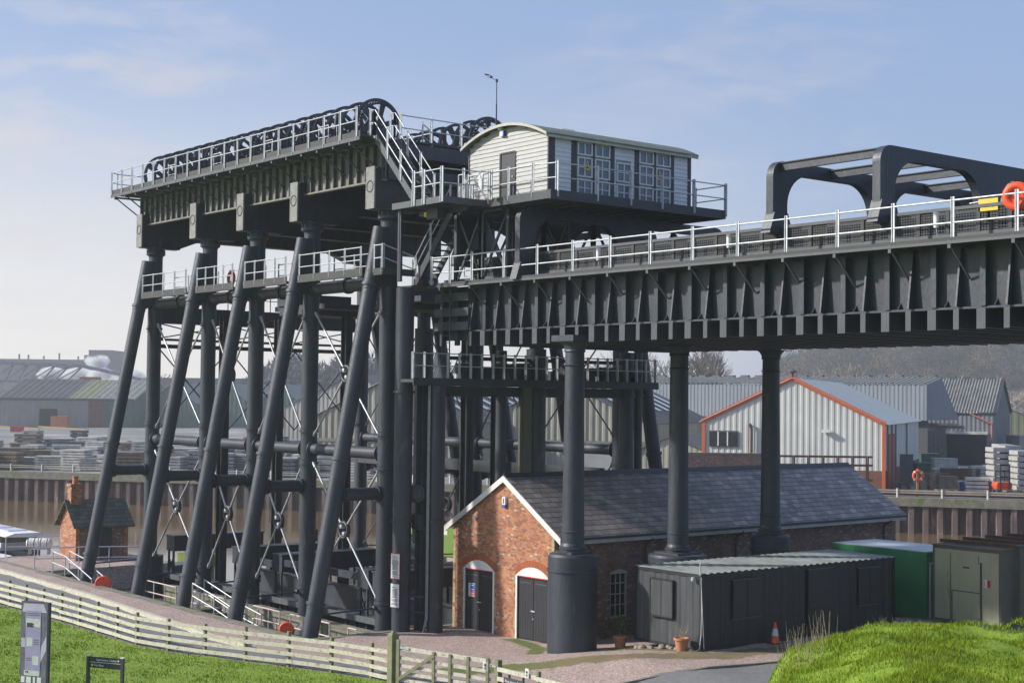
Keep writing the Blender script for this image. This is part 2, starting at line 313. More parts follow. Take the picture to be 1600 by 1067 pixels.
# leave out cells wholly in the river
lz=Z.reshape(-1); keep=(lz[quads].max(1)>-3); quads=quads[keep]
me=bpy.data.meshes.new('near_ground'); me.vertices.add(nx*ny); me.vertices.foreach_set('co',np.stack([X,Y,Z],-1).reshape(-1))
me.loops.add(quads.size); me.loops.foreach_set('vertex_index',quads.reshape(-1)); me.polygons.add(len(quads))
me.polygons.foreach_set('loop_start',np.arange(0,quads.size,4)); me.polygons.foreach_set('use_smooth',np.ones(len(quads),bool)); me.update(); me.validate()
dx,dy=X-CP.x,Y-CP.y; DD=dx*Fh.x+dy*Fh.y; SS=dx*Rh.x+dy*Rh.y
fy=np.interp(X,FX,FY); ey=np.interp(X,EX,EY)
grass=np.clip((fy-.12-Y)/.3+.5,0,1)*(X<10.3)
grass=np.maximum(grass,(mound(X,Y)>.5).astype(float)); grass=np.maximum(grass,((Y>13)&(X<.95)).astype(float)); grass=grass*((Z>-1)&(np.roll(Z,1,0)>-1)&(np.roll(Z,-1,0)>-1)&(np.roll(Z,1,1)>-1)&(np.roll(Z,-1,1)>-1))
grass=np.maximum(grass,((X>17)&(Y>8)).astype(float)*.0)
tarm=np.clip((ey-Y)/.25+.5,0,1)*(1-grass)
# strip of moss and dead grass across the yard, by distance to a line
def dline(P):
    d=np.full(X.shape,1e9)
    for (ax,ay),(bx,by) in zip(P[:-1],P[1:]):
        vx,vy=bx-ax,by-ay; t=np.clip(((X-ax)*vx+(Y-ay)*vy)/(vx*vx+vy*vy),0,1); d=np.minimum(d,np.hypot(X-ax-t*vx,Y-ay-t*vy))
    return d
st=dline([(9.3,-3.3),(10.3,-1.6),(11.8,-.2),(13.4,1.2),(14.9,3.2),(15.3,6.5),(15.4,12)])
moss=np.clip(1-st/1.05,0,1)*1.3
moss=np.maximum(moss,np.clip(1-dline([(5.3,2.25),(7.4,1.9),(8.4,.75)])/.55,0,1)*1.2)
moss=np.maximum(moss,np.clip(1-dline([(10.6,2.6),(14.2,3.1)])/.8,0,1))
green=sstep(11.6,9.2,X) if False else np.clip((12.2-X)/2.5,0,1)
for nm,a in (('grass',grass),('tarmac',tarm),('moss',np.clip(moss,0,1.3)),('greenness',green)):
    at=me.attributes.new(nm,'FLOAT','POINT'); at.data.foreach_set('value',a.reshape(-1).astype(np.float32))
m_ground,nt,b=newmat('near_ground_mix'); b.inputs['Roughness'].default_value=.95
tc=N(nt,'ShaderNodeTexCoord')
def noise(sc_,det=6,rough=.65,vec=None):
    n=N(nt,'ShaderNodeTexNoise'); n.inputs['Scale'].default_value=sc_; n.inputs['Detail'].default_value=det; n.inputs['Roughness'].default_value=rough; L(nt,vec or tc.outputs['Object'],n.inputs['Vector']); return n.outputs['Fac']
def ramp(f,*st):
    r=N(nt,'ShaderNodeValToRGB'); e=r.color_ramp.elements; e[0].position=st[0][0]; e[0].color=(*st[0][1],1); e[1].position=st[-1][0]; e[1].color=(*st[-1][1],1)
    for p,c_ in st[1:-1]: q=e.new(p); q.color=(*c_,1)
    L(nt,f,r.inputs[0]); return r.outputs[0]
def attr(nm):
    a=N(nt,'ShaderNodeAttribute'); a.attribute_name=nm; return a.outputs['Fac']
def mixc(f,a,b_):
    m=N(nt,'ShaderNodeMix',data_type='RGBA'); L(nt,f,m.inputs['Factor']); L(nt,a,m.inputs['A']); L(nt,b_,m.inputs['B']); return m.outputs['Result']
def thr(a,n,lo=.35,hi=.65,k=.7):
    s_=mth(nt,'ADD',a,mth(nt,'MULTIPLY',mth(nt,'SUBTRACT',n,.5),k)); m=N(nt,'ShaderNodeMapRange',interpolation_type='SMOOTHSTEP'); m.inputs['From Min'].default_value=lo; m.inputs['From Max'].default_value=hi; L(nt,s_,m.inputs['Value']); return m.outputs[0]
grav=ramp(noise(9,10,.85),(.3,(.20,.135,.12)),(.5,(.38,.285,.25)),(.7,(.60,.50,.47)))
gr2=ramp(noise(.6,9,.8),(.35,(.27,.205,.165)),(.65,(.42,.32,.285)))
mg=N(nt,'ShaderNodeMix',data_type='RGBA'); mg.inputs['Factor'].default_value=.45; L(nt,grav,mg.inputs['A']); L(nt,gr2,mg.inputs['B']); grav=mg.outputs['Result']
vo=N(nt,'ShaderNodeTexVoronoi'); vo.inputs['Scale'].default_value=24; L(nt,tc.outputs['Object'],vo.inputs['Vector']); sv=N(nt,'ShaderNodeSeparateColor'); L(nt,vo.outputs['Color'],sv.inputs[0])
pk=N(nt,'ShaderNodeMapRange'); pk.inputs['To Min'].default_value=.62; pk.inputs['To Max'].default_value=1.38; L(nt,sv.outputs[0],pk.inputs['Value'])
sg_=N(nt,'ShaderNodeVectorMath',operation='SCALE'); L(nt,grav,sg_.inputs[0]); L(nt,pk.outputs[0],sg_.inputs['Scale']); grav=sg_.outputs[0]
tar=ramp(noise(7,8,.75),(.3,(.135,.135,.14)),(.7,(.225,.22,.22)))
grs=ramp(noise(2.6,7,.7),(.3,(.10,.18,.012)),(.5,(.17,.27,.018)),(.72,(.25,.33,.035)))
mossc=ramp(noise(1.6,6,.7),(.3,(.15,.11,.06)),(.6,(.21,.165,.085)),(.8,(.14,.15,.04)))
mossg=ramp(noise(2.2,6,.7),(.3,(.08,.12,.02)),(.7,(.15,.18,.04)))
n1=noise(1.7,8,.75); n2=noise(3.3,8,.75)
c=mixc(thr(attr('tarmac'),n1,.42,.58,.35),grav,tar)
c=mixc(thr(attr('moss'),n2,.38,.68,1.9),c,mixc(attr('greenness'),mossc,mossg))
c=mixc(thr(attr('grass'),n2,.4,.6,.5),c,grs)
L(nt,c,b.inputs['Base Color'])
bp=N(nt,'ShaderNodeBump'); bp.inputs['Strength'].default_value=.5; bp.inputs['Distance'].default_value=.03; L(nt,noise(22,6,.7),bp.inputs['Height']); L(nt,bp.outputs[0],b.inputs['Normal'])
me.materials.append(m_ground)
og=bpy.data.objects.new('near_ground',me); C.objects.link(og); tag(og,kind='structure')

# grass blades
def blades(name,pts,h,wd,mtl,lean=.5,clump=None):
    n=len(pts); a=rng.uniform(0,2*np.pi,n); hh=h*rng.uniform(.45,1.25,n)
    if clump is not None: hh*=clump
    l=lean*hh*rng.uniform(0,1,n); b_=rng.uniform(0,2*np.pi,n)
    dxw=np.cos(a)*wd*rng.uniform(.6,1.2,n); dyw=np.sin(a)*wd*rng.uniform(.6,1.2,n)
    v=np.empty((n,3,3)); v[:,0]=pts+np.stack([-dxw,-dyw,0*a-.02],-1); v[:,1]=pts+np.stack([dxw,dyw,0*a-.02],-1); v[:,2]=pts+np.stack([np.cos(b_)*l,np.sin(b_)*l,hh],-1)
    me=bpy.data.meshes.new(name); me.vertices.add(n*3); me.vertices.foreach_set('co',v.reshape(-1)); me.loops.add(n*3); me.loops.foreach_set('vertex_index',np.arange(n*3)); me.polygons.add(n); me.polygons.foreach_set('loop_start',np.arange(0,n*3,3)); me.update()
    at=me.attributes.new('rnd','FLOAT','POINT'); at.data.foreach_set('value',np.repeat(rng.uniform(0,1,n),3).astype(np.float32))
    me.materials.append(mtl); o=bpy.data.objects.new(name,me); C.objects.link(o); return o
m_blade,nt,b=newmat('grass_blade'); b.inputs['Roughness'].default_value=.55
tc=N(nt,'ShaderNodeTexCoord')
q=mth(nt,'ADD',mth(nt,'MULTIPLY',attr('rnd'),.42),mth(nt,'MULTIPLY',noise(1.3,6,.75),.66))
b.inputs['Specular IOR Level'].default_value=.15; b.inputs['Roughness'].default_value=.8
q=mth(nt,'ADD',q,mth(nt,'MULTIPLY',mth(nt,'SUBTRACT',noise(.33,5,.7),.5),.55))
L(nt,ramp(q,(.2,(.09,.14,.008)),(.42,(.17,.25,.010)),(.7,(.225,.295,.018)),(.88,(.31,.36,.05)),(.97,(.50,.46,.20))),b.inputs['Base Color'])
b.inputs['Subsurface Weight'].default_value=0
n=130000; D=rng.uniform(21.5,38,n); u=rng.uniform(1150,1660,n); s=(u-800)/2354*D
p=np.stack([CP.x+Fh.x*D+Rh.x*s,CP.y+Fh.y*D+Rh.y*s],-1); z=gheight(p[:,0],p[:,1]); ok=(mound(p[:,0],p[:,1])>1.2)
pp=np.stack([p[:,0],p[:,1],z],-1)[ok]
cl=.4+1.5*sstep(.1,.9,np.sin(pp[:,0]*2.1)*np.sin(pp[:,1]*1.7+1)*.5+.5+rng.normal(0,.1,len(pp)))
tag(blades('bank_grass',pp,.06,.009,m_blade,lean=1.1,clump=cl),kind='stuff',label='bright green tufted grass covering the bank',cat='grass')
n=90000; x=rng.uniform(-26,10,n); y=rng.uniform(-19,-6,n); ok=(y<np.interp(x,FX,FY)+rng.normal(-.15,.12,n))&(gheight(x,y)<.9)
x,y=x[ok],y[ok]; tag(blades('lawn_grass',np.stack([x,y,gheight(x,y)],-1),.06,.02,m_blade,lean=.9),kind='stuff',label='mown green lawn beyond the wooden fence',cat='grass')
# scattered taller rank tufts on the bank
tp=[]
for k in range(230):
    D_=rng.uniform(22,35); u_=rng.uniform(1190,1640); s_=(u_-800)/2354*D_; cx,cy=CP.x+Fh.x*D_+Rh.x*s_,CP.y+Fh.y*D_+Rh.y*s_; n_=int(rng.uniform(20,60)); r_=rng.uniform(.05,.22)
    tp.append(np.stack([cx+rng.normal(0,r_,n_),cy+rng.normal(0,r_,n_)],-1))
tp=np.concatenate(tp); ok=mound(tp[:,0],tp[:,1])>1.5; tp=tp[ok]
tag(blades('rank_grass_tufts',np.stack([tp[:,0],tp[:,1],gheight(tp[:,0],tp[:,1])],-1),.12,.010,m_blade,lean=.9),kind='stuff',label='taller rank grass tufts dotted over the bank',cat='grass')
# dry tussock stems at the left edge of the bank
m=MB()
for i in range(70):
    D=random.uniform(32,35.5); u=random.gauss(1262,24); p=W((u-800)/2354*D,D); p.z=gz(p.x,p.y)-.02
    h=random.uniform(.25,.75); q_=p+Vector((random.gauss(0,.12),random.gauss(0,.12),h)); m.tube(p,q_,.006,.002,n=3,cap=False)
tag(m.build('dry_grass_tussock',m_dryst),kind='stuff',label='dry straw coloured grass stems at the edge of the bank',cat='grass')

# ================================================================ RIVER, PIT, FAR BANK, YARD
m=MB(); m.box(-900,900,-60,900,-3.6,-2.6); o=m.build('river',m_water); tag(o,kind='structure')
def wl(u): # river wall line: u in photo columns -> plan point
    D=165-(u/1500)*30; return (u-800)/2354*D,D
p0_,p1_=W(*wl(0)),W(*wl(1500)); wd=(p1_-p0_).normalized(); pA=p0_-wd*45; pB=p1_+wd*45; wn_=Vector((wd.y,-wd.x,0)); 
if wn_.dot(Fh)>0: wn_=-wn_
m_yard=pm('yard_concrete',(.24,.225,.21),(.13,.125,.12),scale=.12,rough=.9,c3=(.36,.34,.31),s3=.05,t3=.55)
m_field=pm('far_field',(.17,.17,.10),(.13,.13,.08),scale=.01,rough=.95)
m=MB(); a=pA-wd*60; b2=pB+wd*60; f=Fh
v=[a-wn_*.6,b2-wn_*.6,b2+Fh*260+Rh*200,a+Fh*420-Rh*400]; m.prism([(p.x,p.y,.5) for p in v],(0,0,-4.6)); tag(m.build('yard_ground',m_yard),kind='structure')
m=MB(); c0=W(0,3200); m.box(c0.x-5200,c0.x+5200,c0.y-5200,c0.y+5200,-5.2,-5.0); tag(m.build('ground',m_field),kind='structure')
# country beyond the yard, up to the horizon
m=MB(); q=[W(-900,330,.45),W(-2600,5200,.45),W(2600,5200,.45),W(900,300,.45)]; m.prism(q,(0,0,-4)); tag(m.build('far_ground',m_field),kind='structure')
t=thing('river_wall','long rusty corrugated sheet pile river wall with mossy concrete capping','wall',pA)
Lw=(pB-pA).length
m=MB(pA); m.corr(pA+Vector((0,0,-4.4)),wd,0,4.3,Lw,1.25,.55,wn_,shape=None); m.build('sheet_piles',m_pile,t)
m=MB(pA); m.beam(pA+Vector((0,0,.18))+wn_*.25,pB+Vector((0,0,.18))+wn_*.25,.9,.75); m.build('capping',m_concrete,t)
t_=thing('tarmac_kerb','short dark kerb between gravel and tarmac at the foot of the bank','kerb',(15.5,.6,.3)); m=MB((15.5,.6,.3)); KP=[(14.6,-2.6),(15.6,-.8),(16.4,1.2),(16.9,3.4),(17.4,5.5)]
for (ax,ay),(bx,by) in zip(KP[:-1],KP[1:]): m.beam((ax,ay,gz(ax,ay)+.03),(bx,by,gz(bx,by)+.02),.10,.08)
m.build('kerbstones',m_concrete,t_)
# railing on the far wall
t=thing('yard_railing','low weathered post and rail barrier along top of the far river wall','railing',pA+Vector((0,0,.5)))
m=MB(pA+Vector((0,0,.5)))
for z in (1.15,.95): m.beam(pA+Vector((0,0,z+.02)),pB+Vector((0,0,z+.02)),.06,.09)
m.build('rail',pm('bleached_rail',(.42,.41,.36),(.3,.29,.25),scale=2,rough=.8),t)
k=0; m_lp=pm('pale_post',(.5,.5,.44),(.38,.38,.33),scale=2,rough=.8)
while k*3.9<Lw:
    d=k*3.9; p=pA+wd*d; uu=(p-CP).dot(Rh)/(p-CP).dot(Fh)*2354+800
    if -30<uu<1640:
        mm=MB(pA+Vector((0,0,.5))); mm.box(p.x-.08,p.x+.08,p.y-.08,p.y+.08,.5,1.35); mm.build('post',m_lp,t)
    k+=1
# quay and pit
m=MB(); m.box(-25,.95,-4.05,.9,-4.5,-1.15); tag(m.build('pit_floor',m_floor),kind='structure')
t=thing('quay_wall','low concrete retaining wall along the edge of the gravel path','wall',(-12,-4.1,0))
m=MB((-12,-4.1,0)); m.box(-33,1.22,-4.32,-3.98,-3,.03); m.box(.9,1.25,-3.97,42,-4,.02); m.build('coping',m_concrete,t)
t=thing('sleeper_edging','long pale timber edging between tarmac road and pink gravel','kerb',(-15,-6,0))
m=MB((-15,-6,0)); P=[(x_,y_-.05) for x_,y_ in zip(EX[1:7],EY[1:7])]; P=[(-33.5,-6.2)]+P
for (ax,ay),(bx,by) in zip(P[:-1],P[1:]): m.beam((ax,ay,.07),(bx,by,.07),.22,.2)
m.build('timber_rail',m_wood,t)
# ================================================================ BOAT LIFT
XS=[0,-5.93,-10.69,-15.34,-21.28]; YF,YB=0.,12.5
LIFT=thing('boat_lift','huge black iron boat lift with raking legs, roof pulley wheels and steel walkways','boat lift',(0,0,0))
def column(x,y,z0,z1,r=.35,plinth=False):
    m=MB(); m.tube((x,y,z0),(x,y,z1-.45),r,n=22,cap=False)
    m.lathe((x,y,0),[(r,z1-.5),(r+.02,z1-.42),(r+.12,z1-.36),(r+.12,z1-.24),(r+.05,z1-.2),(r+.05,z1-.08),(r+.16,z1-.05),(r+.16,z1+.01)],22)
    for z in (12.35,7.55,6.2,.95):
        m.tube((x,y,z-.05),(x,y,z+.05),r+.06,n=22); m.tube((x,y,z-.16),(x,y,z-.12),r+.025,n=22); m.tube((x,y,z+.12),(x,y,z+.16),r+.025,n=22)
    for i in range(10):
        t=2*math.pi*i/10; m.box(x+(r+.08)*math.cos(t)-.03,x+(r+.08)*math.cos(t)+.03,y+(r+.08)*math.sin(t)-.03,y+(r+.08)*math.sin(t)+.03,z1-.26,z1-.1)
    return m
def raker(x,side):
    yt,yb=(-.41,-3.55) if side<0 else (12.91,16.05)
    a,b=Vector((x,yb,-1.2)),Vector((x,yt,15.72)); d=(b-a).normalized(); m=MB(); m.tube(a,b,.315,n=20)
    for z in (13.45,6.6,1.15):
        p=a+d*((z+1.2)/d.z); m.tube(p-d*.06,p+d*.06,.375,n=20); m.tube(p-d*.2,p-d*.16,.34,n=20)
    return m
for i,x in enumerate(XS):
    for y in (YF,YB):
        column(x,y,-1.3,16.45).build('column',m_iron,LIFT)
        s=-1 if y==0 else 1
        raker(x,s).build('raker',m_iron,LIFT)
        m=MB(); yy=y; m.prism([(x-.312,yy,13.4),(x-.312,yy+s*.93,13.4),(x-.312,yy+s*.43,15.74),(x-.312,yy,15.74)],(.624,0,0)); m.build('gusset',m_iron,LIFT)
        m=MB(); ya,yb2=y+s*.25,y+s*2.35; m.tube((x,ya,5.25),(x,yb2,5.25),.25,n=16)
        for q in (.32,.42,1.95,2.05): m.tube((x,y+s*q,5.25),(x,y+s*(q+.05),5.25),.32,n=16)
        m.build('strut',m_iron,LIFT)
        m=MB(); m.tube((x,y+s*.35,.78),(x,y+s*3.1,.7),.04,n=6); m.tube((x,y,.70),(x,y,.86),.40,n=18); m.lathe((x,y+s*.45,.78),[(0,-.1),(.1,-.06),(.1,.06),(0,.1)],8,(0,1,0)); m.build('tie_rod',m_iron,LIFT)
        m=MB(); m.prism([(x-.62,y-.62,-1.14),(x+.62,y-.62,-1.14),(x+.62,y+.62,-1.14),(x-.62,y+.62,-1.14)],(0,0,.12)); m.lathe((x,y,0),[(.55,-1.0),(.5,-.8),(.36,-.6)],18)
        m.build('foot',m_iron2,LIFT)
# far-left column stands in a thicker drum
m=MB(); m.tube((XS[4],0,-1.2),(XS[4],0,.95),.68,n=24); m.build('drum',m_iron,LIFT)
for y in (YF,YB):
    for a,b in zip(XS[1:],XS[:-1]):
        for z,r in ((13.6,.27),(6.8,.24)):
            m=MB(); m.tube((a+.3,y,z),(b-.3,y,z),r,n=16,cap=False)
            for q in (a+.36,b-.42): m.tube((q,y,z),(q+.06,y,z),r+.1,n=16); m.tube((q-.05 if q<(a+b)/2 else q+.05,y,z),(q+.11,y,z),r+.04,n=16)
            if z>10: c_=(a+b)/2; m.tube((c_-.08,y,z),(c_+.08,y,z),r+.07,n=16)
            m.build('tie_tube',m_iron2 if z>10 else m_iron,LIFT)
        mr=m_rod if y==0 else m_edge; rr=.045 if y==0 else .035
        for z1,z0 in ((12.55,7.4),(6.2,.95)):
            c_=Vector(((a+b)/2-.05,y,(z1+z0)/2)); m=MB()
            for P in ((a+.42,z1),(b-.42,z1),(a+.42,z0),(b-.42,z0)):
                p=Vector((P[0],y,P[1])); d=(c_-p).normalized(); m.tube(p,c_-d*.33,rr,n=8); m.tube(p-d*.05,p+d*.22,rr*1.7,n=8)
            m.build('brace_rod',mr,LIFT)
            m=MB(); m.torus(c_,(0,1,0),.32,.075,28,8,1.4); m.build('brace_ring',m_iron,LIFT)
            m=MB()
            for q in ((-.1,.14),(.1,-.14)): m.lathe(c_+Vector((q[0],-.02,q[1])),[(0,-.12),(.085,-.1),(.1,0),(.085,.1),(0,.12)],10,(0,1,0))
            m.build('brace_nut',m_rod if y==0 else m_edge,LIFT)
# cross girders on the columns, with pale riveted end plates
for x in XS:
    m=MB(); m.prism([(x-.27,-.86,16.47),(x-.27,1.2,16.47),(x-.27,2.4,16.95),(x-.27,10.1,16.95),(x-.27,11.3,16.47),(x-.27,13.4,16.47),(x-.27,13.4,18.02),(x-.27,-.86,18.02)],(.48,0,0)); m.box(x-.35,x+.29,-.8,1.2,16.42,16.467); m.box(x-.35,x+.29,2.4,10.1,16.90,16.947); m.box(x-.35,x+.29,11.3,13.4,16.42,16.467); m.box(x-.35,x+.29,-.8,13.4,18.0,18.08)
    yy=0.4
    while yy<13: m.box(x+.21,x+.25,yy,yy+.05,17.0,17.98); yy+=.95
    m.build('cross_girder',m_iron,LIFT)
    m=MB(); m.box(x-.34,x+.28,-.93,-.865,16.44,18.1)
    for k in range(12):
        for q in (x-.29,x+.23): m.lathe((q,-.93,16.52+k*.138),[(.022,0),(.016,-.012),(0,-.018)],5,(0,1,0))
    ep=m.build('end_plate',m_plate,LIFT); m=MB(); m.torus((x-.03,-.932,17.32),(0,1,0),.22,.018,28,6)
    for i in range(16):
        t=2*math.pi*i/16; m.lathe((x-.03+.22*math.cos(t),-.93,17.32+.22*math.sin(t)),[(.034,0),(.028,-.02),(0,-.028)],6,(0,1,0))
    m.build('bolt_ring',m_iron,ep)
# longitudinal ribbed girders under the machinery deck
for y,mt,s in ((-.42,m_web,-1),(12.9,m_iron2,1)):
    m=MB(); m.box(-22.0,.35,y-.02,y+.02,17.62,19.12); m.box(-22.05,.4,y-.16 if s<0 else y-.05,y+.05 if s<0 else y+.16,17.55,17.62); m.box(-22.05,.4,y-.16 if s<0 else y-.05,y+.05 if s<0 else y+.16,19.06,19.14)
    m.build('ribbed_girder',mt,LIFT)
    m=MB(); x=-21.95; k=0
    while x<.35:
        m.box(x-.02,x+.02,y-.15 if s<0 else y+.02,y-.02 if s<0 else y+.15,17.625,19.055)
        if s<0: m.box(x-.03,x+.03,y-.175,y-.15,17.625,19.055)
        x+=.60; k+=1
    o=m.build('rib',m_edge if s<0 else m_iron2,LIFT)
for y in (4.9,6.9):
    m=MB(); m.box(-22,.35,y-.1,y+.1,18.1,19.1); m.build('inner_girder',m_iron2,LIFT)
# top end beams facing the aqueduct
m=MB(); m.box(.4,.62,-.4,12.9,18.55,19.1); m.box(.42,.55,-.4,12.9,17.6,18.1); m.build('end_beam',m_iron,LIFT)
m=MB(); m.box(-22.0,.6,-.38,12.8,19.16,19.24); m.build('machinery_floor',m_iron2,LIFT)
# outer walkway
m=MB(); m.box(-22.6,.6,-1.78,-.45,19.16,19.21); m.box(-22.6,.6,-1.83,-1.78,19.0,19.36); m.box(-23.0,-22.6,-1.5,.2,19.14,19.19)
m.build('walkway_deck',m_deck,LIFT)
m=MB(); m.box(-22.7,.62,-1.88,-1.835,18.98,19.12); m.build('walkway_edge_beam',m_edge,LIFT)
def bracket(x,y0=-.44,y1=-1.8,zt=18.96,zb=18.05):
    m=MB(); m.beam((x,y0,zt),(x,y1,zt),.07,.09); m.beam((x,y1+.05,zt-.03),(x,y0,zb),.05,.05); m.box(x-.05,x+.05,y1-.04,y1+.06,zt-.1,zt+.12); return m
x=-22.3
while x<.4: bracket(x).build('bracket',m_edge,LIFT); x+=1.23
def railing(par,pts,h=1.1,rails=(1.05,.55),ps=.07,name='railing',r=.024,flat=True,mt=None,drop=.0,closed=False):
    mt=mt or m_galv; m=MB(par.location)
    P=[Vector(p) for p in pts]
    for rz in rails:
        for a,b in zip(P[:-1],P[1:]): m.tube(a+Vector((0,0,rz)),b+Vector((0,0,rz)),r,n=6)
    rail=m.build(name,mt,par)
    for p in P:
        mm=MB(par.location); d=ps/2
        mm.box(p.x-d,p.x+d,p.y-d*.35,p.y+d*.35,p.z-drop,p.z+h); mm.box(p.x-d,p.x-d*.6,p.y-d,p.y+d,p.z-drop,p.z+h)
        mm.build('post',mt,rail)
    return rail
def seq(a,b,n): a,b=Vector(a),Vector(b); return [a+(b-a)*i/n for i in range(n+1)]
railing(LIFT,seq((-22.6,-1.86,19.2),(.4,-1.86,19.2),19),ps=.085,drop=.22)
railing(LIFT,[(-22.95,.2,19.2),(-22.95,-1.4,19.2),(-22.6,-1.86,19.2)])
for x in (-17.6,-12.9,-8.2,-3.6):
    m=MB()
    for y0 in (-1.15,-.75):
        P=[(x,y0,19.25),(x,y0,20.1),(x+.75,y0,20.1),(x+.75,y0,19.25)]; m.pipe(P,.026); m.pipe([(x,y0,19.65),(x+.75,y0,19.65)],.02)
    m.build('gate_hoop',m_galv,LIFT)
railing(LIFT,[(.55,.1,19.2),(.55,1.6,19.2),(.55,3.1,19.2),(.55,4.6,19.2),(.55,6.2,19.2)],rails=(1.0,.5),ps=.1,drop=.1)
railing(LIFT,seq((-1.9,3.4,19.2),(-16,3.4,19.2),9),rails=(1.0,.5),ps=.06)
railing(LIFT,[(-.5,1.9,19.2),(-1.9,3.4,19.2)],rails=(1.0,.5),ps=.06)
# pulley wheels
def wheel_mb(r=1.1):
    m=MB(); n=40
    prof=[(r-.10,-.07),(r,-.07),(r+.02,-.05),(r-.02,-.02),(r-.02,.02),(r+.02,.05),(r,.07),(r-.10,.07),(r-.10,-.07)]
    vs=[(z,rr*math.cos(2*math.pi*i/n),rr*math.sin(2*math.pi*i/n)) for rr,z in prof[:-1] for i in range(n)]; k=8
    m.add(vs,[(a*n+i,((a+1)%k)*n+i,((a+1)%k)*n+(i+1)%n,a*n+(i+1)%n) for a in range(k) for i in range(n)],False)
    for j in range(6):
        t=2*math.pi*j/6+.3; d=Vector((0,math.cos(t),math.sin(t))); e=Vector((0,-math.sin(t),math.cos(t)))
        m.prism([d*.12+e*.09+Vector((-.05,0,0)),d*(r-.12)+e*.13+Vector((-.05,0,0)),d*(r-.12)-e*.13+Vector((-.05,0,0)),d*.12-e*.09+Vector((-.05,0,0))],(.10,0,0))
    m.tube((-.18,0,0),(.18,0,0),.16,n=16)
    return m
def teeth_mb(r=.95):
    m=MB(); n=48
    for i in range(n):
        t=2*math.pi*i/n; d=Vector((0,math.cos(t),math.sin(t))); e=Vector((0,-math.sin(t),math.cos(t)))
        m.obox(d*r+Vector((.16,0,0)),(.04,0,0),d*.05,e*.025)
    m.torus((.16,0,0),(1,0,0),r-.06,.04,32,6); return m
w0=None
for y,xs_ in ((.2,[-1.25-1.09*k for k in range(19)]),(6.0,[-1.4-1.09*k for k in range(13)])):
    for k,x in enumerate(xs_):
        if w0 is None:
            w0=wheel_mb().build('pulley_wheel',m_iron,LIFT); t0=teeth_mb().build('gear_ring',m_iron2,w0); w0.location=(x,y,20.02)
        else:
            c_=copy_tree(w0,LIFT) if k%4==0 else w0.copy()
            if k%4: C.objects.link(c_); c_.parent=LIFT
            c_.location=(x,y,20.02); c_.rotation_euler=(random.uniform(0,1),0,0)
    m=MB(); m.tube((xs_[0]+.6,y,20.02),(xs_[-1]-.6,y,20.02),.07,n=10); m.build('drive_shaft',m_iron2,LIFT)
    for k in range(len(xs_)-1):
        x=(xs_[k]+xs_[k+1])/2; m=MB(); m.prism([(x-.05,y-.2,19.24),(x-.05,y+.2,19.24),(x-.05,y+.08,20.07),(x-.05,y-.08,20.07)],(.1,0,0)); m.build('bearing_block',m_iron2,LIFT)
# lower walkways between the front columns, above the tie tubes
for a,b in zip(XS[1:],XS[:-1]):
    m=MB(); m.box(a+.5,b-.42,-.95,-.42,13.86,13.92); m.box(a+.5,b-.42,-.99,-.95,13.80,14.12); m.build('walkway_deck',m_deck,LIFT)
    railing(LIFT,seq((a+.62,-.96,13.9),(b-.55,-.96,13.9),4),ps=.07)
    railing(LIFT,seq((a+.62,.75,13.9),(b-.55,.75,13.9),3),ps=.06)
    m=MB(); m.box(a+.5,b-.42,.4,.9,13.86,13.92); m.build('walkway_deck',m_deck,LIFT)
m=MB(); m.box(.38,1.0,-.95,.6,13.84,13.92); m.box(.38,1.0,-.99,-.95,13.78,14.05); m.box(1.0,1.04,-.95,.6,13.78,14.05); m.build('walkway_deck',m_deck,LIFT)
railing(LIFT,[(.42,-.97,13.9),(.97,-.97,13.9)],ps=.07); railing(LIFT,[(1.0,-.9,13.9),(1.45,.3,13.45)],ps=.06)
# life ring on the far lift walkway
m=MB((-14.6,.75,14.6)); m.torus((-14.6,.75,14.6),(0,1,0),.28,.08,20,8); o=m.build('lifebuoy',m_orange); o.location=(-14.6,.75,14.6); tag(o,'small red lifebuoy on the lift walkway rail between the leg tops','lifebuoy')
# beams seen through the frame
m=MB(); m.box(-21.85,-21.45,.35,12.15,12.66,13.5); m.build('end_cross_beam',m_iron2,LIFT)
railing(LIFT,seq((-21.8,.6,13.5),(-21.8,12,13.5),9),h=.8,rails=(.6,),mt=m_edge,ps=.05)
for z,h in ((11.5,.1),(11.84,.06)):
    m=MB(); m.box(-21.7,-21.55,.35,12.15,z-h,z+h); m.build('end_tie_beam',m_iron2,LIFT)
for a,b in ((.4,4.4),(4.4,8.4),(8.4,12.2)):
    for z0,z1 in ((11.9,12.66),(7.2,11.4)):
        m=MB(); m.tube((-21.6,a,z0),(-21.6,b,z1),.035,n=6); m.tube((-21.6,b,z0),(-21.6,a,z1),.035,n=6); m.build('end_brace',m_iron2,LIFT)
for x0,x1 in ((-8.8,-4.2),(-17,-12.2)):
    m=MB(); m.box(x0,x1,4.5,8.2,13.25,13.5); m.box(x0+1,x1-1.6,4.2,8.4,13.0,13.25); m.box(x0+.4,x0+1.6,4.4,8,13.5,14.1); m.build('service_platform',m_iron2,LIFT)
# main cross walls low down: beam along the back at low level
m=MB(); m.box(-22,-1,12.2,12.5,5.4,5.95); m.build('back_beam',m_iron2,LIFT)
# caisson guide posts inside the frame
for x,y in ((-3.0,6.2),(-12.9,6.2),(-19.5,6.2),(-8.1,11.8),(-17.9,2.2)):
    m=MB(); m.box(x-.22,x+.22,y-.03,y+.03,-3,13); m.box(x-.22,x-.18,y-.2,y+.2,-3,13); m.box(x+.18,x+.22,y-.2,y+.2,-3,13); m.build('guide_post',m_iron2,LIFT)
for x,y in ((-10.6,3.4),(-10.6,9.2)):
    m=MB(); m.tube((x,y,-3),(x,y,12.4 if y>5 else -.6),.46,n=20); m.build('ram',m_iron,LIFT)
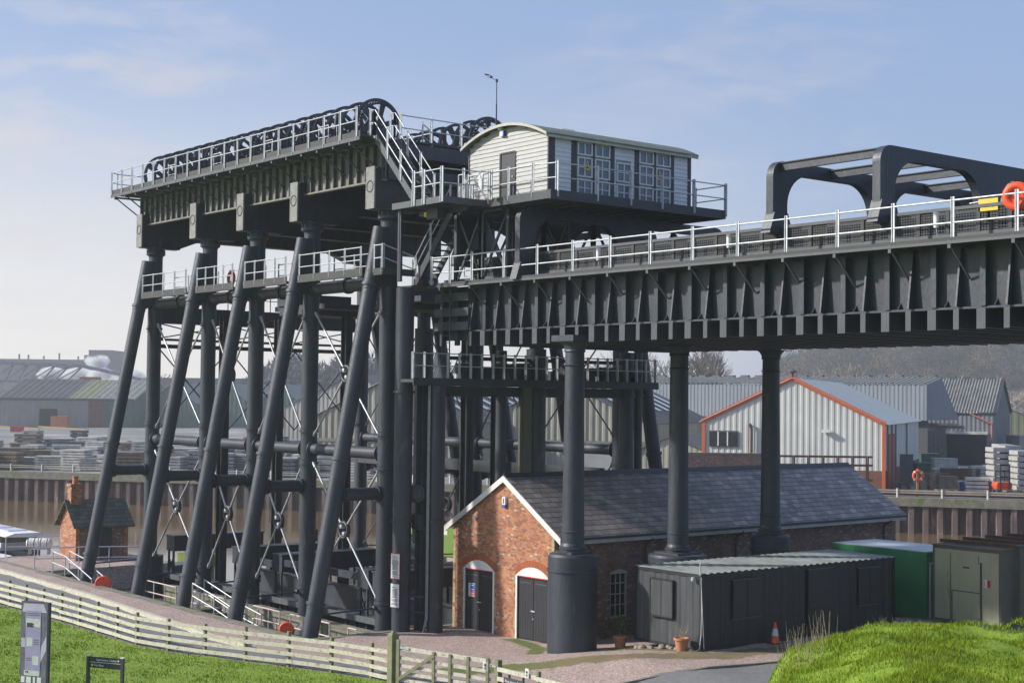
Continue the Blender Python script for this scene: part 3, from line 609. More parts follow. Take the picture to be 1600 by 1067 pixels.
# near caisson, down in its dock
CA=thing('near_caisson','black riveted steel caisson tank lowered between the front legs','caisson',(-10.6,3.3,-2.6))
o_=(-10.6,3.3,-2.6)
for y in (1.0,5.6):
    m=MB(o_); m.box(-21.5,.2,y-.03,y+.03,-2.4,.02); m.box(-21.5,.2,y-.16,y+.16,.02,.08)
    x=-21.4
    while x<.2: m.box(x-.03,x+.03,y-.14,y-.03,-2.4,.0) if y<3 else m.box(x-.03,x+.03,y+.03,y+.14,-2.4,.0); x+=.72
    for k in range(60):
        m.lathe((-21.3+k*.36,y-.03,-.55),[(.025,0),(.02,-.015),(0,-.02)],5,(0,1,0)); m.lathe((-21.3+k*.36,y-.03,-.12),[(.025,0),(.02,-.015),(0,-.02)],5,(0,1,0))
    m.build('side_wall',m_iron,CA)
m=MB(o_); m.box(-21.4,.1,1.1,5.5,-1.2,-1.1); m.build('tank_water',m_water,CA)
for x in (-1.6,-2.75,-9.8,-13.6,-20.6):
    for y in (.85,5.75):
        m=MB(o_)
        for q in (x-.26,x+.26): m.beam((q,y,-2.0),(q,y,1.35),.09,.09)
        for k in range(4):
            z=-1.9+k*.7; m.beam((x-.24,y,z),(x+.24,y,z+.62),.03,.07,(0,1,0)); m.beam((x+.24,y,z),(x-.24,y,z+.62),.03,.07,(0,1,0))
        m.build('gate_frame',m_iron,CA)
    m=MB(o_); m.box(x-.42,x+.42,.78,5.85,1.18,1.9); m.box(x-.46,x+.46,.74,5.9,1.9,1.96); m.build('gate_head',m_iron,CA)
m=MB(o_); m.box(-9.4,-3.1,.86,1.02,1.45,1.75); m.box(-13.2,-10.2,.86,1.02,1.3,1.6); m.build('gantry_beam',m_iron,CA)
m=MB(o_); m.box(-21.3,.1,.55,.9,.0,.06); m.box(-21.3,.1,.52,.56,-.15,.10); m.build('side_walkway',m_edge,CA)
m=MB(o_); m.box(-19,-.3,-.35,.15,-1.12,-.35); m.box(-19,-.3,-.38,.2,-.35,-.29); m.build('dock_kerb',m_concrete,CA)
# far caisson
CB=thing('far_caisson','black steel caisson tank in the rear half of the boat lift','caisson',(-10.6,9.2,-2.6)); o2=(-10.6,9.2,-2.6)
for y in (6.9,11.4):
    m=MB(o2); m.box(-21.5,.2,y-.03,y+.03,-2.4,-.2)
    x=-21.4
    while x<.2: m.box(x-.03,x+.03,y-.14,y-.03,-2.4,-.2); x+=.72
    m.build('side_wall',m_iron2,CB)
m=MB(o2); m.box(-21.4,.1,7,11.3,-1.2,-1.1); m.build('tank_water',m_water,CB)
for x in (-7.5,-17,-20.5):
    m=MB(o2)
    for q in (x-.5,x+.5): m.box(q-.06,q+.06,6.7,6.8,-2,1.62)
    m.box(x-.6,x+.6,6.6,6.85,1.6,2.3); m.build('gate_frame',m_iron2,CB)
# pit handrails (pinkish white painted)
m_pink=pm('faded_pinkish_rail',(.66,.55,.52),(.52,.42,.40),scale=3,rough=.6)
PR=thing('pit_railing','faded pinkish white tubular handrails round the low dock beside the leg feet','railing',(-8,-1.5,-1.15))
def prail(pts,mt=None):
    m=MB(PR.location)
    P=[Vector(p) for p in pts]
    for rz in (1.05,.52): m.pipe([p+Vector((0,0,rz)) for p in P],.03,8)
    r_=m.build('handrail',mt or m_pink,PR)
    for p in P: mm=MB(PR.location); mm.tube(p,p+Vector((0,0,1.06)),.028,n=8); mm.build('post',mt or m_pink,r_)
prail(seq((-19.8,-1.0,-1.12),(-16.2,-1.0,-1.12),3)); prail(seq((-14.9,-1.0,-1.12),(-11.4,-1.0,-1.12),3)); prail(seq((-10.2,-1.0,-1.12),(-6.4,-1.0,-1.12),4)); prail(seq((-5.5,-1.0,-1.12),(-2.4,-1.0,-1.12),3)); prail([(-1.0,-1.0,-1.12),(-.4,-1.0,-1.12)])
prail([(-9.3,-3.6,-.05),(-7.9,-3.3,-.45),(-6.6,-3.1,-.85),(-5.2,-2.9,-1.12)],m_galv); prail([(-10.2,-2.6,-.05),(-8.6,-2.4,-.5),(-7.2,-2.2,-.9),(-6,-2.1,-1.12)],m_galv)
st_=MB(PR.location)
for k in range(7): st_.box(-9.4+k*.5,-8.9+k*.5,-3.4,-2.4,-1.15,-.1-k*.15)
st_.build('dock_steps',m_floor,PR)
# ================================================================ AQUEDUCT
AQ=thing('aqueduct','long black iron aqueduct on round columns joining the lift from the right','aqueduct',(9.2,1.85,0)); AO=(9.2,1.85,0)
def aqcol(y,pr,pz):
    m=MB(AO); m.tube((9.2,y,pz),(9.2,y,10.75),.40,.34,n=26,cap=False)
    m.lathe((9.2,y,0),[(.34,10.2),(.40,10.24),(.34,10.28)],26)
    m.lathe((9.2,y,0),[(.54,pz),(.54,pz+.05),(.47,pz+.06),(.47,pz+.11),(.50,pz+.13),(.50,pz+.17),(.44,pz+.2),(.44,pz+.24),(.40,pz+.34),(.40,pz+.7),(.42,pz+.72),(.42,pz+.78),(.40,pz+.8)],26)
    m.lathe((9.2,y,0),[(.345,10.7),(.39,10.74),(.37,10.80),(.40,10.9),(.47,11.0),(.55,11.06)],26); m.box(9.2-.56,9.2+.56,y-.56,y+.56,11.06,11.085)
    if y<3: m.box(9.2-.6,9.2+.6,y-.6,y+.2,11.085,11.30)
    c=m.build('column',m_iron,AQ)
    m=MB(AO); m.lathe((9.2,y,0),[(0,pz),(pr-.06,pz-.03),(pr,pz-.12),(pr,pz-.55),(pr+.05,pz-.56),(pr+.05,pz-.64),(pr,pz-.65),(pr,-.3)],36)
    m.box(9.2-pr*.55,9.2+pr*.55,y-pr*.55,y+pr*.55,pz-.02,pz+.05); m.build('plinth',m_iron,AQ)
    m=MB(AO); m.box(9.2-pr-.1,9.2-pr+.08,y-.12,y+.12,pz-.68,pz-.54); m.build('band_clamp',m_iron2,AQ)
aqcol(1.85,.88,3.62); aqcol(7.06,1.12,3.32); aqcol(12.18,.78,3.82)
XE=46.; m_bend=pm('beam_end_paint',(.072,.08,.092),(.05,.056,.066),scale=3,rough=.6)
for y,s in ((2.12,-1),(7.0,0),(12.1,1)):
    xl=2.9 if s<0 else .5; m=MB(AO); m.box(xl,XE,y-.03,y+.03,11.68,13.5); m.box(xl,XE,y-.22,y+.12,11.62,11.68); m.build('main_girder',m_iron,AQ)
    if s<0:
        m=MB(AO); x=3.05; k=0
        while x<XE-.3:
            if k%2: m.box(x-.09,x+.09,y-.27,y-.245,11.685,13.34); m.box(x-.02,x+.02,y-.245,y-.03,11.685,13.34)
            else: m.prism([(x-.03,y-.03,11.685),(x-.03,y-.36,11.685),(x-.03,y-.14,13.34),(x-.03,y-.03,13.34)],(.06,0,0))
            m.prism([(x-.02,y-.03,11.69),(x-.02,y-.26,11.69),(x-.02,y-.03,11.95)],(.04,0,0)) if not k%2 else m.prism([(x+.3,y-.03,11.69),(x+.3,y-.2,11.69),(x+.3,y-.03,11.88)],(.03,0,0))
            if k%2==0:
                for z in range(11): m.box(x+.07,x+.11,y-.06,y-.03,11.8+z*.14,11.84+z*.14)
            x+=.79; k+=1
        m.build('stiffener',m_iron,AQ)
x=3.05;k=0
while x<XE-.3:
    m=MB(AO); hw=.13 if k%2 else .08
    m.box(x-hw,x+hw,1.80,12.5,11.09,11.60); m.build('cross_beam',m_iron,AQ)
    m=MB(AO); m.box(x-hw-.01,x+hw+.01,1.775,1.80,11.06,11.615); m.build('beam_end',m_bend,AQ)
    x+=.79;k+=1
m=MB(AO); m.box(2.95,XE,2.2,12.0,11.70,11.8); m.build('trough_floor',m_iron2,AQ)
for y in (2.3,6.7,7.3,11.9): m=MB(AO); m.box(2.95,XE,y-.02,y+.02,13.3,14.38); m.build('trough_side',m_deck,AQ)
# outer walkway of the aqueduct
m=MB(AO); m.box(.9,XE,1.16,2.0,13.44,13.50); m.box(.9,XE,1.12,1.16,13.36,13.52); m.build('walkway_deck',m_deck,AQ)
m=MB(AO); m.box(1.1,XE,1.09,1.115,13.34,13.42); m.build('walkway_edge',m_edge,AQ)
x=1.9
while x<XE: bracket_m=bracket(x,2.05,1.14,13.32,12.45); bracket_m.o=Vector(AO); bracket_m.v=[tuple(Vector(p)-Vector(AO)) for p in bracket_m.v]; bracket_m.build('bracket',m_edge,AQ); x+=1.96
m=MB(AO); m.box(1.0,XE,1.98,2.03,13.50,13.72); m.box(3.0,XE,1.95,2.06,14.36,14.45); m.build('parapet_rail',m_edge,AQ)
x=3.2; k=0
while x<XE-.5:
    m=MB(AO); m.box(x-.06,x+.06,1.97,2.02,13.72,14.36)
    if k%2: m.box(x+.06,x+.62,2.0,2.02,13.72,14.36)
    m.build('parapet_panel',m_deck,AQ); x+=.98;k+=1
m=MB(AO); x=3.3
while x<30: m.box(x-.008,x+.008,2.0,2.012,13.72,14.36); x+=.09
for z in np.arange(13.75,14.36,.075): m.box(3.2,30,2.0,2.012,z-.008,z+.008)
m.build('mesh_infill',m_edge,AQ)
rl=railing(AQ,[(3.96+1.9587*k,1.17,13.45) for k in range(20)],h=1.16,rails=(1.06,.46),ps=.09,r=.028,drop=.02)
railing(AQ,[(1.55,1.0,13.45),(2.6,1.12,13.45),(3.96,1.17,13.45)],h=1.12,rails=(1.06,.46),ps=.1)
m=MB(AO); m.pipe([(3.3,1.95,13.6),(3.3,1.95,14.4),(2.4,1.95,14.4),(2.4,1.95,13.8),(3.3,1.95,13.8)],.022)
for q in (2.9,): m.box(q-.03,q+.03,1.93,1.97,13.5,14.5)
m.build('gate_hoop',m_galv,AQ)
# round cornered portal frames over the troughs
def portal(x,name='portal_frame',dy=0,zt=16.46,zb=14.3):
    legs=[(1.62+dy,2.28+dy),(6.5+dy,7.5+dy),(11.72+dy,12.4+dy)]; hb=.37
    th=.28; m=MB(AO)
    def arc(cy,cz,r,a0,a1,n=9): return [(cy+r*math.cos(a0+(a1-a0)*i/n),cz+r*math.sin(a0+(a1-a0)*i/n)) for i in range(n+1)]
    def opening(y0,y1):
        r=1.0; z1=zt-hb
        return arc(y0+r,z1-r,r,math.pi,math.pi/2)+arc(y1-r,z1-r,r,math.pi/2,0)
    r=.5
    # build as vertical strips of top band + openings by quads
    top=arc(legs[0][0]+r,zt-r,r,math.pi,math.pi/2)
    def ztop(y):
        if y<legs[0][0]+r: return zt-r+math.sqrt(max(0,r*r-(legs[0][0]+r-y)**2))
        if y>legs[2][1]-r: return zt-r+math.sqrt(max(0,r*r-(y-legs[2][1]+r)**2))
        return zt
    def zbot(y):
        for a,b in ((legs[0][1],legs[1][0]),(legs[1][1],legs[2][0])):
            if a<y<b:
                r2=1.0; z1=zt-hb
                if y<a+r2: return z1-r2+math.sqrt(max(0,r2*r2-(a+r2-y)**2))
                if y>b-r2: return z1-r2+math.sqrt(max(0,r2*r2-(y-b+r2)**2))
                return z1
        return zb
    ys_=sorted(set([legs[0][0]+.5*(1-math.cos(t*math.pi/20)) for t in range(11)]+[legs[2][1]-.5*(1-math.cos(t*math.pi/20)) for t in range(11)]+[a+1.0*(1-math.cos(t*math.pi/24)) for a in (legs[0][1],legs[1][1]) for t in range(13)]+[b-1.0*(1-math.cos(t*math.pi/24)) for b in (legs[1][0],legs[2][0]) for t in range(13)]+[legs[1][0],legs[1][1]]))
    for a,b in zip(ys_[:-1],ys_[1:]):
        if b-a<1e-4: continue
        e=1e-5; c_=(a+b)/2
        m.prism([(x-th/2,a,zbot(a+e if zbot(c_)>zb else a-e) if zbot(c_)>zb else zb),(x-th/2,b,zbot(b-e) if zbot(c_)>zb else zb),(x-th/2,b,ztop(b)),(x-th/2,a,ztop(a))],(th,0,0))
    for a,b in legs:
        c_=(a+b)/2; m.prism([(x-.19,a-.2,zb-.1),(x-.19,b+.2,zb-.1),(x-.19,b-.02,zb+.55),(x-.19,a+.02,zb+.55)],(.38,0,0))
    return m.build(name,m_iron,AQ)
for x in (2.25,18.55,22.6): portal(x)
portal(6.75,dy=-.5,zt=16.09,zb=13.5)
for x0,x1 in ((2.45,6.1),(18.7,22.45)):
    if x0<5: continue
    for y in (2.05,4.4,6.8,9.3,12.0):
        m=MB(AO); m.box(x0,x1,y-.07,y+.07,16.15,16.38); m.box(x0,x1,y-.13,y+.13,16.38,16.41); m.build('portal_tie',m_iron,AQ)
# left end of aqueduct
m=MB(AO); m.box(.7,2.9,2.15,2.2,11.3,13.42); m.build('dark_backing_plate',m_iron2,AQ)  # dark plate added to close the bright sky gap behind the fenders
for z in (13.0,12.4,11.85):
    m=MB(AO); m.box(.7,2.95,1.75,1.95,z-.16,z+.16); m.build('fender_beam',m_edge,AQ)
m=MB(AO)
for x in (.9,1.9,2.8): m.box(x-.09,x+.09,1.95,2.1,11.1,13.3)
m.build('end_post',m_iron2,AQ)
m=MB(AO); 
for y,x in ((1.68,1.35),(1.68,1.85)): m.tube((x,y,10.2),(x,y,13.3),.03,n=6)
for k in range(11): m.tube((1.35,1.68,10.4+k*.27),(1.85,1.68,10.4+k*.27),.02,n=6)
m.build('ladder',m_edge,AQ)
for (x,y,zt,r) in ((1.18,0.0,13.3,.36),(1.2,6.64,11.1,.42),(1.2,11.75,11.1,.33),(1.2,12.45,11.1,.2),(.95,5.0,11,.22)):
    m=MB(AO); m.tube((x,y,-1.2 if x<1 else -.1),(x,y,zt),r,n=22); m.tube((x,y,9.2),(x,y,9.3),r+.06,n=22); m.tube((x,y,4.2),(x,y,4.3),r+.05,n=22); m.build('support_column',m_iron,AQ)
m=MB(AO); m.box(1.15,1.5,5.75,6.2,-.1,9.6); m.build('mossy_guide',pm('mossy_green_timber',(.16,.165,.11),(.10,.105,.075),scale=1.2,rough=.9,stretch=(1,1,.3)),AQ)
# column with cables and guide frame with small pulley by the path
m=MB(AO); m.tube((2.05,1.0,-.1),(2.05,1.0,9.5),.31,n=22); m.tube((2.05,1.0,4.2),(2.05,1.0,4.3),.38,n=20); m.build('support_column',m_iron,AQ)
m=MB(AO)
for q,(dx_,dy_) in enumerate(((-.24,-.26),(-.16,-.32),(-.07,-.36),(.02,-.38))):
    x,y=2.05+dx_,1.0+dy_; m.tube((x,y,.5),(x,y,9.5),.032,n=6); m.pipe([(x,y,.5),(x-.03*(q-1),y-.08,.2),(x-.08*(q-1.5),y-.12,-.02)],.032)
m.build('cable_conduit',m_galv if False else pm('grey_conduit',(.33,.33,.34),(.22,.22,.23),scale=4,rough=.5),AQ)
m=MB(AO); m.box(1.35,1.42,.5,.75,-.05,9.6); m.box(1.62,1.66,.55,.8,-.05,9.6); m.box(1.42,1.62,.7,.74,-.05,5.0)
m.box(1.2,1.8,.45,.85,3.9,4.05); m.box(1.25,1.75,.4,.8,4.05,4.5); m.build('guide_frame',m_iron2,AQ)
m=MB(AO); c_=Vector((1.5,.45,5.3)); m.torus(c_,(.6,-.8,0),.3,.07,24,8); m.tube(c_-Vector((.05,-.07,0)),c_+Vector((.05,-.07,0)),.26,n=20); m.build('small_pulley',m_iron2,AQ)
for z in (.75,1.35): m=MB(AO); m.torus((1.6,.7,z),(0,0,1),.32,.02,20,6); m.build('hoop',m_edge,AQ)
# notice boards on the end column
for (z0,z1,dxs,bord) in ((2.05,3.05,-.02,True),(.95,1.9,-.02,False)):
    t=thing('notice_board','white notice with red border fixed above another on black column' if bord else 'white notice without border fixed low on black column','sign',(1.45,-.45,z0),math.atan2(.16,1))
    m=MB(); m.box(-.25,.25,-.02,.0,0,z1-z0); m.build('board',m_red if bord else m_ink,t)
    m=MB(); m.box(-.23,.23,-.03,-.02,.03,z1-z0-.03); m.build('panel',m_signw,t)
    m=MB(); z=z1-z0-.14
    if not bord: m.prism([(-.13,-.032,z),(-.06,-.032,z),(-.03,-.032,z-.05),(-.05,-.032,z-.05),(-.08,-.032,z-.02),(-.11,-.032,z-.05),(-.14,-.032,z-.05)],(0,-.003,0)); z-=.09
    while z>.08:
        wdt=random.uniform(.12,.2); m.box(-wdt,wdt,-.034,-.031,z-.008,z+.008); z-=.036 if random.random()<.75 else .065
    m.build('lettering',m_ink,t)
# machinery platform under the aqueduct end
m=MB(AO); m.box(1.35,2.2,-.3,12.6,9.62,9.74); m.box(2.2,2.26,-.3,12.7,9.5,9.8); m.box(.8,1.3,1.4,12.4,9.1,9.5); m.build('machinery_platform',m_iron2,AQ)
railing(AQ,seq((2.2,-.3,9.75),(2.2,12.55,9.75),23),h=1.05,rails=(1.0,.52),ps=.09)
m=MB(AO)
for i in range(16):
    y=2.6+i*.62; h=random.uniform(.25,.8); x=random.uniform(1.0,1.7); m.box(x-.2,x+.25,y-.18,y+.18,9.75,9.75+h)
    if i%3==0: m.tube((x,y-.3,10.2),(x,y+.3,10.2),.22,n=12)
m.box(1.2,1.3,2.0,12.3,10.55,10.7); m.box(1.15,1.35,12.2,12.4,9.7,11.1); m.build('drive_machinery',m_iron2,AQ)
# yellow sign, lamps, lifebuoy along the parapet
t=thing('warning_sign','yellow rectangular warning sign standing above the aqueduct parapet','sign',(26.05,2.0,14.25))
m=MB(); m.box(-.3,.3,-.03,.0,0,.33); m.build('panel',m_yel,t); m=MB(); m.box(-.04,.04,0,.05,-.3,.1); m.tube((-.6,.0,.25),(-.3,0,.27),.02,n=6); m.build('bracket',m_galv,t)
text_mesh('lettering','Lift Safety',.085,m_ink,t,(0,-.034,.1),(1,0,0),align='CENTER')
for i,x in enumerate((24.66,16.88,10.69)):
    t=thing('bulkhead_lamp',['white cylindrical lamp on parapet nearest the yellow sign','white cylindrical lamp on parapet in the middle of the row','white cylindrical lamp on parapet nearest the weatherboard cabin'][i],'lamp',(x,1.6,14.05),group='lamps along the aqueduct parapet')
    m=MB(); m.lathe((0,0,0),[(0,-.2),(.07,-.18),(.08,-.1),(.08,.15),(.09,.16),(.09,.24),(0,.25)],14); m.build('diffuser',m_white,t); m=MB(); m.box(-.02,.02,0,.38,-.05,.0); m.tube((0,.0,-.2),(.02,.02,-.4),.012,n=5); m.build('arm',m_galv,t)
t=thing('lifebuoy_station','large orange lifebuoy housing hanging on the aqueduct handrail','lifebuoy',(27.35,1.32,14.45))
m=MB(); m.torus((0,0,0),(.35,-1,0),.28,.11,28,10,.8); m.tube((0,.06,0),(.02,.0,0),.28,n=24); m.build('ring',m_orange,t)

# ================================================================ CABIN
CBN=thing('control_cabin','cream weatherboarded cabin with curved roof perched above the aqueduct','cabin',(5.65,5.1,16.45)); CO=(5.65,5.1,16.45)
x0,x1,y0,y1,zf,ze=3.25,8.04,1.5,8.7,16.45,18.6
def roofz(x,e=0): # shallow arc
    t=(x-(x0+x1)/2)/((x1-x0)/2+.22); return ze+.64*(1-t*t)+e
m=MB(CO); m.box(x0+.02,x1-.02,y0+.03,y1-.03,zf,ze)
P=[(x0+.02,y0+.03,ze-.01)]+[(x0+.02+(x1-x0-.04)*i/16,y0+.03,roofz(x0+.02+(x1-x0-.04)*i/16,-.04)) for i in range(17)]+[(x1-.02,y0+.03,ze-.01)]
m.prism(P,(0,y1-y0-.06,0)); m.build('core_wall',m_board,CBN)
m=MB(CO); z=zf+.02
while z<ze+.6:
    xa,xb=x0,x1
    if z+.15>ze:
        q=max(0,(z+.13-ze)/.64); hw=((x1-x0)/2+.22)*math.sqrt(max(0,1-q))-.02; xc=(x0+x1)/2; xa,xb=max(x0,xc-hw),min(x1,xc+hw)
    if xb-xa>.3:
        for a,b in ([(xa,5.24),(6.13,xb)] if z<18.2 else [(xa,xb)]):
            m.prism([(a,y0-.035,z),(a,y0+.028,z),(a,y0+.028,z+.165),(a,y0-.008,z+.165)],(b-a,0,0))
    z+=.158
m.build('end_boarding',m_board,CBN)
# long side boarding between posts and windows
segs=[(1.76,2.56),(4.69,5.72),(7.81,8.56)]; m_wb=pm('shaded_weatherboard',(.76,.78,.79),(.66,.68,.69),scale=2,rough=.6,stretch=(1,1,4))  # bluish white copy of the cream boards, tinted for the shaded long side
for a,b in segs:
    m=MB(CO); z=zf+.02
    while z<ze-.02:
        if a>4 and a<5 and z<17.98:
            for c_,d_ in ((a,4.78),(5.56,b)): m.prism([(x1+.035,c_,z),(x1-.018,c_,z),(x1-.018,c_,min(z+.165,ze)),(x1+.008,c_,min(z+.165,ze))],(0,d_-c_,0))
        else: m.prism([(x1+.035,a,z),(x1-.018,a,z),(x1-.018,a,min(z+.165,ze)),(x1+.008,a,min(z+.165,ze))],(0,b-a,0))
        z+=.158
    m.build('side_boarding',m_wb,CBN)
m=MB(CO)
for a,b in ((1.50,1.76),(2.57,2.80),(3.58,3.68),(4.46,4.68),(5.73,5.93),(6.71,6.82),(7.61,7.80),(8.57,8.73)): m=MB(CO); m.box(x1-.01,x1+.05,a,b,zf,ze-.02); m.build('corner_post',m_trim,CBN)
m=MB(CO); m.box(x1-.02,x1+.045,y0-.045,y0-.0,zf,ze); m.box(x0-.03,x0+.06,y0-.045,y0,zf,ze)
m.build('corner_post',m_trim,CBN)
m=MB(CO); n=18; P0=[]; 
ox0,ox1=x0-.2,x1+.22
up=[(ox0+(ox1-ox0)*i/n,roofz(ox0+(ox1-ox0)*i/n,.05)) for i in range(n+1)]; dn=[(a,b-.05) for a,b in up][::-1]
m.prism([(a,y0-.28,b) for a,b in up+dn],(0,y1-y0+.56,0)); m.build('roof',m_roofgrn,CBN)
m=MB(CO); up2=[(a,b-.0) for a,b in up]; 
m.prism([(a,y0-.31,b+.004) for a,b in up]+[(a,y0-.31,b-.10) for a,b in up[::-1]],(0,.028,0)); m.box(x1+.17,x1+.2,y0-.28,y1+.28,ze-.1,ze-.0); m.build('fascia',pm('pale_fascia',(.50,.48,.40),(.4,.38,.32),scale=3,rough=.6),CBN)
m=MB(CO); m.box(5.28,6.1,y0-.02,y0+.01,zf,18.2); d_=m.build('door',m_trim,CBN)
m=MB(CO); m.box(5.2,5.28,y0-.05,y0,zf,18.24); m.box(6.1,6.18,y0-.05,y0,zf,18.24); m.box(5.28,6.1,y0-.05,y0,18.2,18.26); m.build('door_frame',m_black,d_)
m=MB(CO); m.tube((6.0,y0-.06,17.3),(6.0,y0-.02,17.3),.03,n=8); m.build('handle',m_galv,d_)
def cwin(ya,yb,za,zb,nv):
    m=MB(CO); f=.05
    m.box(x1+.005,x1+.07,ya,ya+f,za,zb); m.box(x1+.005,x1+.07,yb-f,yb,za,zb); m.box(x1+.005,x1+.07,ya+f,yb-f,zb-f,zb); m.box(x1+.005,x1+.07,ya+f,yb-f,za,za+f)
    yc=(ya+yb)/2; m.box(x1+.01,x1+.06,yc-.018,yc+.018,za+f,zb-f)
    if nv: zc=(za+zb)/2; m.box(x1+.012,x1+.055,ya+f,yb-f,zc-.015,zc+.015)
    w_=m.build('window',m_white,CBN)
    m=MB(CO); m.box(x1+.012,x1+.02,ya+.05,yb-.05,za+.05,zb-.05); m.build('pane',m_glass,w_)
for ya,yb in ((2.84,3.57),(3.7,4.45),(5.95,6.7),(6.84,7.6)):
    cwin(ya,yb,18.03,18.52,False); cwin(ya,yb,17.22,17.96,True); cwin(ya,yb,16.5,17.15,True)
cwin(4.80,5.55,17.22,17.95,True); cwin(4.80,5.55,16.5,17.15,True)
for y in (3.3,7.02):
    m=MB(CO); m.prism([(x1+.075,y-.14,17.5),(x1+.075,y+.14,17.5),(x1+.075,y,17.86)],(.01,0,0)); m.box(x1+.075,x1+.083,y-.13,y+.13,17.48,17.52)
    w_=m.build('hazard_sign',pm('amber_sign',(.75,.42,.08),(.68,.36,.06),scale=3,rough=.5),CBN)
    m=MB(CO); m.prism([(x1+.087,y-.07,17.56),(x1+.087,y+.07,17.56),(x1+.087,y,17.75)],(.004,0,0)); m.build('symbol',m_ink,w_)
m=MB(CO); m.box(5.3,5.5,y0-.14,y0-.04,18.88,19.1); m.lathe((5.3,y0-.09,19.18),[(0,-.06),(.11,-.05),(.12,.02),(0,.09)],12); al=m.build('alarm_box',m_signw,CBN)
m=MB(CO); m.box(5.5,5.56,y0-.15,y0-.03,18.86,19.08); m.build('alarm_panel',m_blue,al)
m=MB(CO)
for i in range(9): y=3.9+i*.07; m.tube((6.0,y,roofz(6.0,.05)),(6.0,y,roofz(6.0,.17)),.015,n=5)
m.build('roof_vent',m_trim,CBN)
# cabin deck
m=MB(CO); m.box(2.6,8.96,.86,9.66,16.36,16.42); m.box(8.96,9.02,.8,9.72,16.13,16.47); m.box(2.6,8.96,.8,.86,16.15,16.45); m.box(2.6,8.96,9.66,9.72,16.13,16.45); m.build('deck',m_iron2,CBN)
y=1.5
while y<9.6:
    m=MB(CO); m.box(6.0,8.95,y-.05,y+.05,16.15,16.355); m.build('deck_joist',m_iron,CBN); y+=.72
for y in (3.2,6.3,9.0):
    m=MB(CO); m.box(-.1,2.4,y-.08,y+.08,15.85,16.12); m.build('deck_beam',m_iron2,CBN)
railing(CBN,[(9.04,y_,16.42) for y_ in (1.1,3.0,4.65,6.25,7.95,9.7)],rails=(1.02,.5),ps=.11,drop=.2)
railing(CBN,[(9.04,1.1,16.42),(8.0,.82,16.42),(6.6,.82,16.42),(5.4,.82,16.42),(4.1,.82,16.42)],rails=(1.02,.5),ps=.08,drop=.15)
railing(CBN,[(9.04,9.7,16.42),(7.4,9.7,16.42)],rails=(1.02,.5),ps=.08)
# landing and stairs
ST=thing('access_stair','grey steel stair and landing climbing to the machinery deck','stair',(3,-1,16.4)); SO=(3,-1,16.4)
m=MB(SO); m.box(2.0,5.2,-1.15,.75,16.30,16.38); m.box(1.95,5.25,-1.2,-1.15,16.18,16.42); m.box(5.2,5.25,-1.15,.8,16.18,16.42); m.box(1.95,2.0,-1.15,.8,16.18,16.42); m.build('landing',m_edge,ST)
A=Vector((.7,-1.0,19.2)); B=Vector((3.45,-1.0,16.42))
m=MB(SO)
for y in (-1.18,-.3): m.beam((A.x,y,A.z-.05),(B.x,y,B.z-.02),.05,.26)
m.build('stringer',m_edge,ST)
m=MB(SO)
for k in range(13):
    t=(k+.5)/13; p=A.lerp(B,t); m.box(p.x-.12,p.x+.13,-1.15,-.33,p.z-.02,p.z+.015)
m.build('tread',m_deck,ST)
for y in (-1.22,-.28):
    pts=[(A.x,y,A.z),(A.x+.92,y,A.z-.93),(A.x+1.84,y,A.z-1.86),(B.x,y,B.z)]
    railing(ST,pts,rails=(1.02,.52),ps=.085,drop=.1)
    railing(ST,[(.4,y,19.2),(A.x,y,19.2)],rails=(1.02,.52),ps=.085)
railing(ST,[(B.x,-1.22,16.4),(4.1,-1.22,16.4),(5.25,-1.22,16.4)],rails=(1.02,.5),ps=.12,drop=.2)
railing(ST,[(5.25,-1.22,16.4),(5.35,-.3,16.4),(5.6,.78,16.4)],rails=(1.02,.5),ps=.1)
m=MB(SO); m.pipe([(4.6,0,16.4),(4.6,0,17.35),(4.95,0,17.35),(5.1,0,17.0),(4.9,0,16.8)],.025)
for k in range(6): m.tube((4.3+k*.16,.3,16.4),(4.3+k*.16,.3,17.0),.04,n=6)
m.pipe([(4.3,.3,17.05),(5.2,.3,17.2),(5.6,.3,17.4)],.025); m.box(5.5,5.75,.25,.3,16.7,17.3); m.build('gate',m_galv,ST)
m=MB(SO); m.box(2.0,2.1,-.95,-.85,13.45,16.3); m.box(2.14,2.2,-.95,-.85,13.45,16.3); m.box(2.2,5.2,-.1,0,16.0,16.2); m.build('landing_post',m_iron,ST)
m=MB(SO); m.box(3.4,4.1,-.6,-.2,15.75,16.15); m.build('control_box',m_iron2,ST); 
m=MB(SO); m.box(3.25,3.4,-.62,-.42,15.85,16.02); m.build('beacon',m_yel,ST)
# lower stair
LS=thing('lower_stair','black steel stair with open treads between aqueduct walkway and cabin landing','stair',(0,2.2,13.5)); LO=(0,2.2,13.5)
A=Vector((-.4,1.9,13.55)); B=Vector((2.1,1.9,16.3)); m=MB(LO)
for y in (1.5,2.3): m.beam((A.x,y,A.z),(B.x,y,B.z),.06,.3)
m.build('stringer',m_iron2,LS); m=MB(LO)
for k in range(13): p=A.lerp(B,(k+.5)/13); m.box(p.x-.13,p.x+.13,1.52,2.28,p.z-.02,p.z+.02)
m.build('tread',m_deck,LS)
railing(LS,[(A.x,1.45,A.z),(A.x+1.2,1.45,A.z+1.35),(B.x,1.45,B.z)],rails=(1.0,.55),ps=.08)
m=MB(LO); m.box(-1.2,1.1,.9,2.6,13.42,13.5); m.build('foot_landing',m_deck,LS)
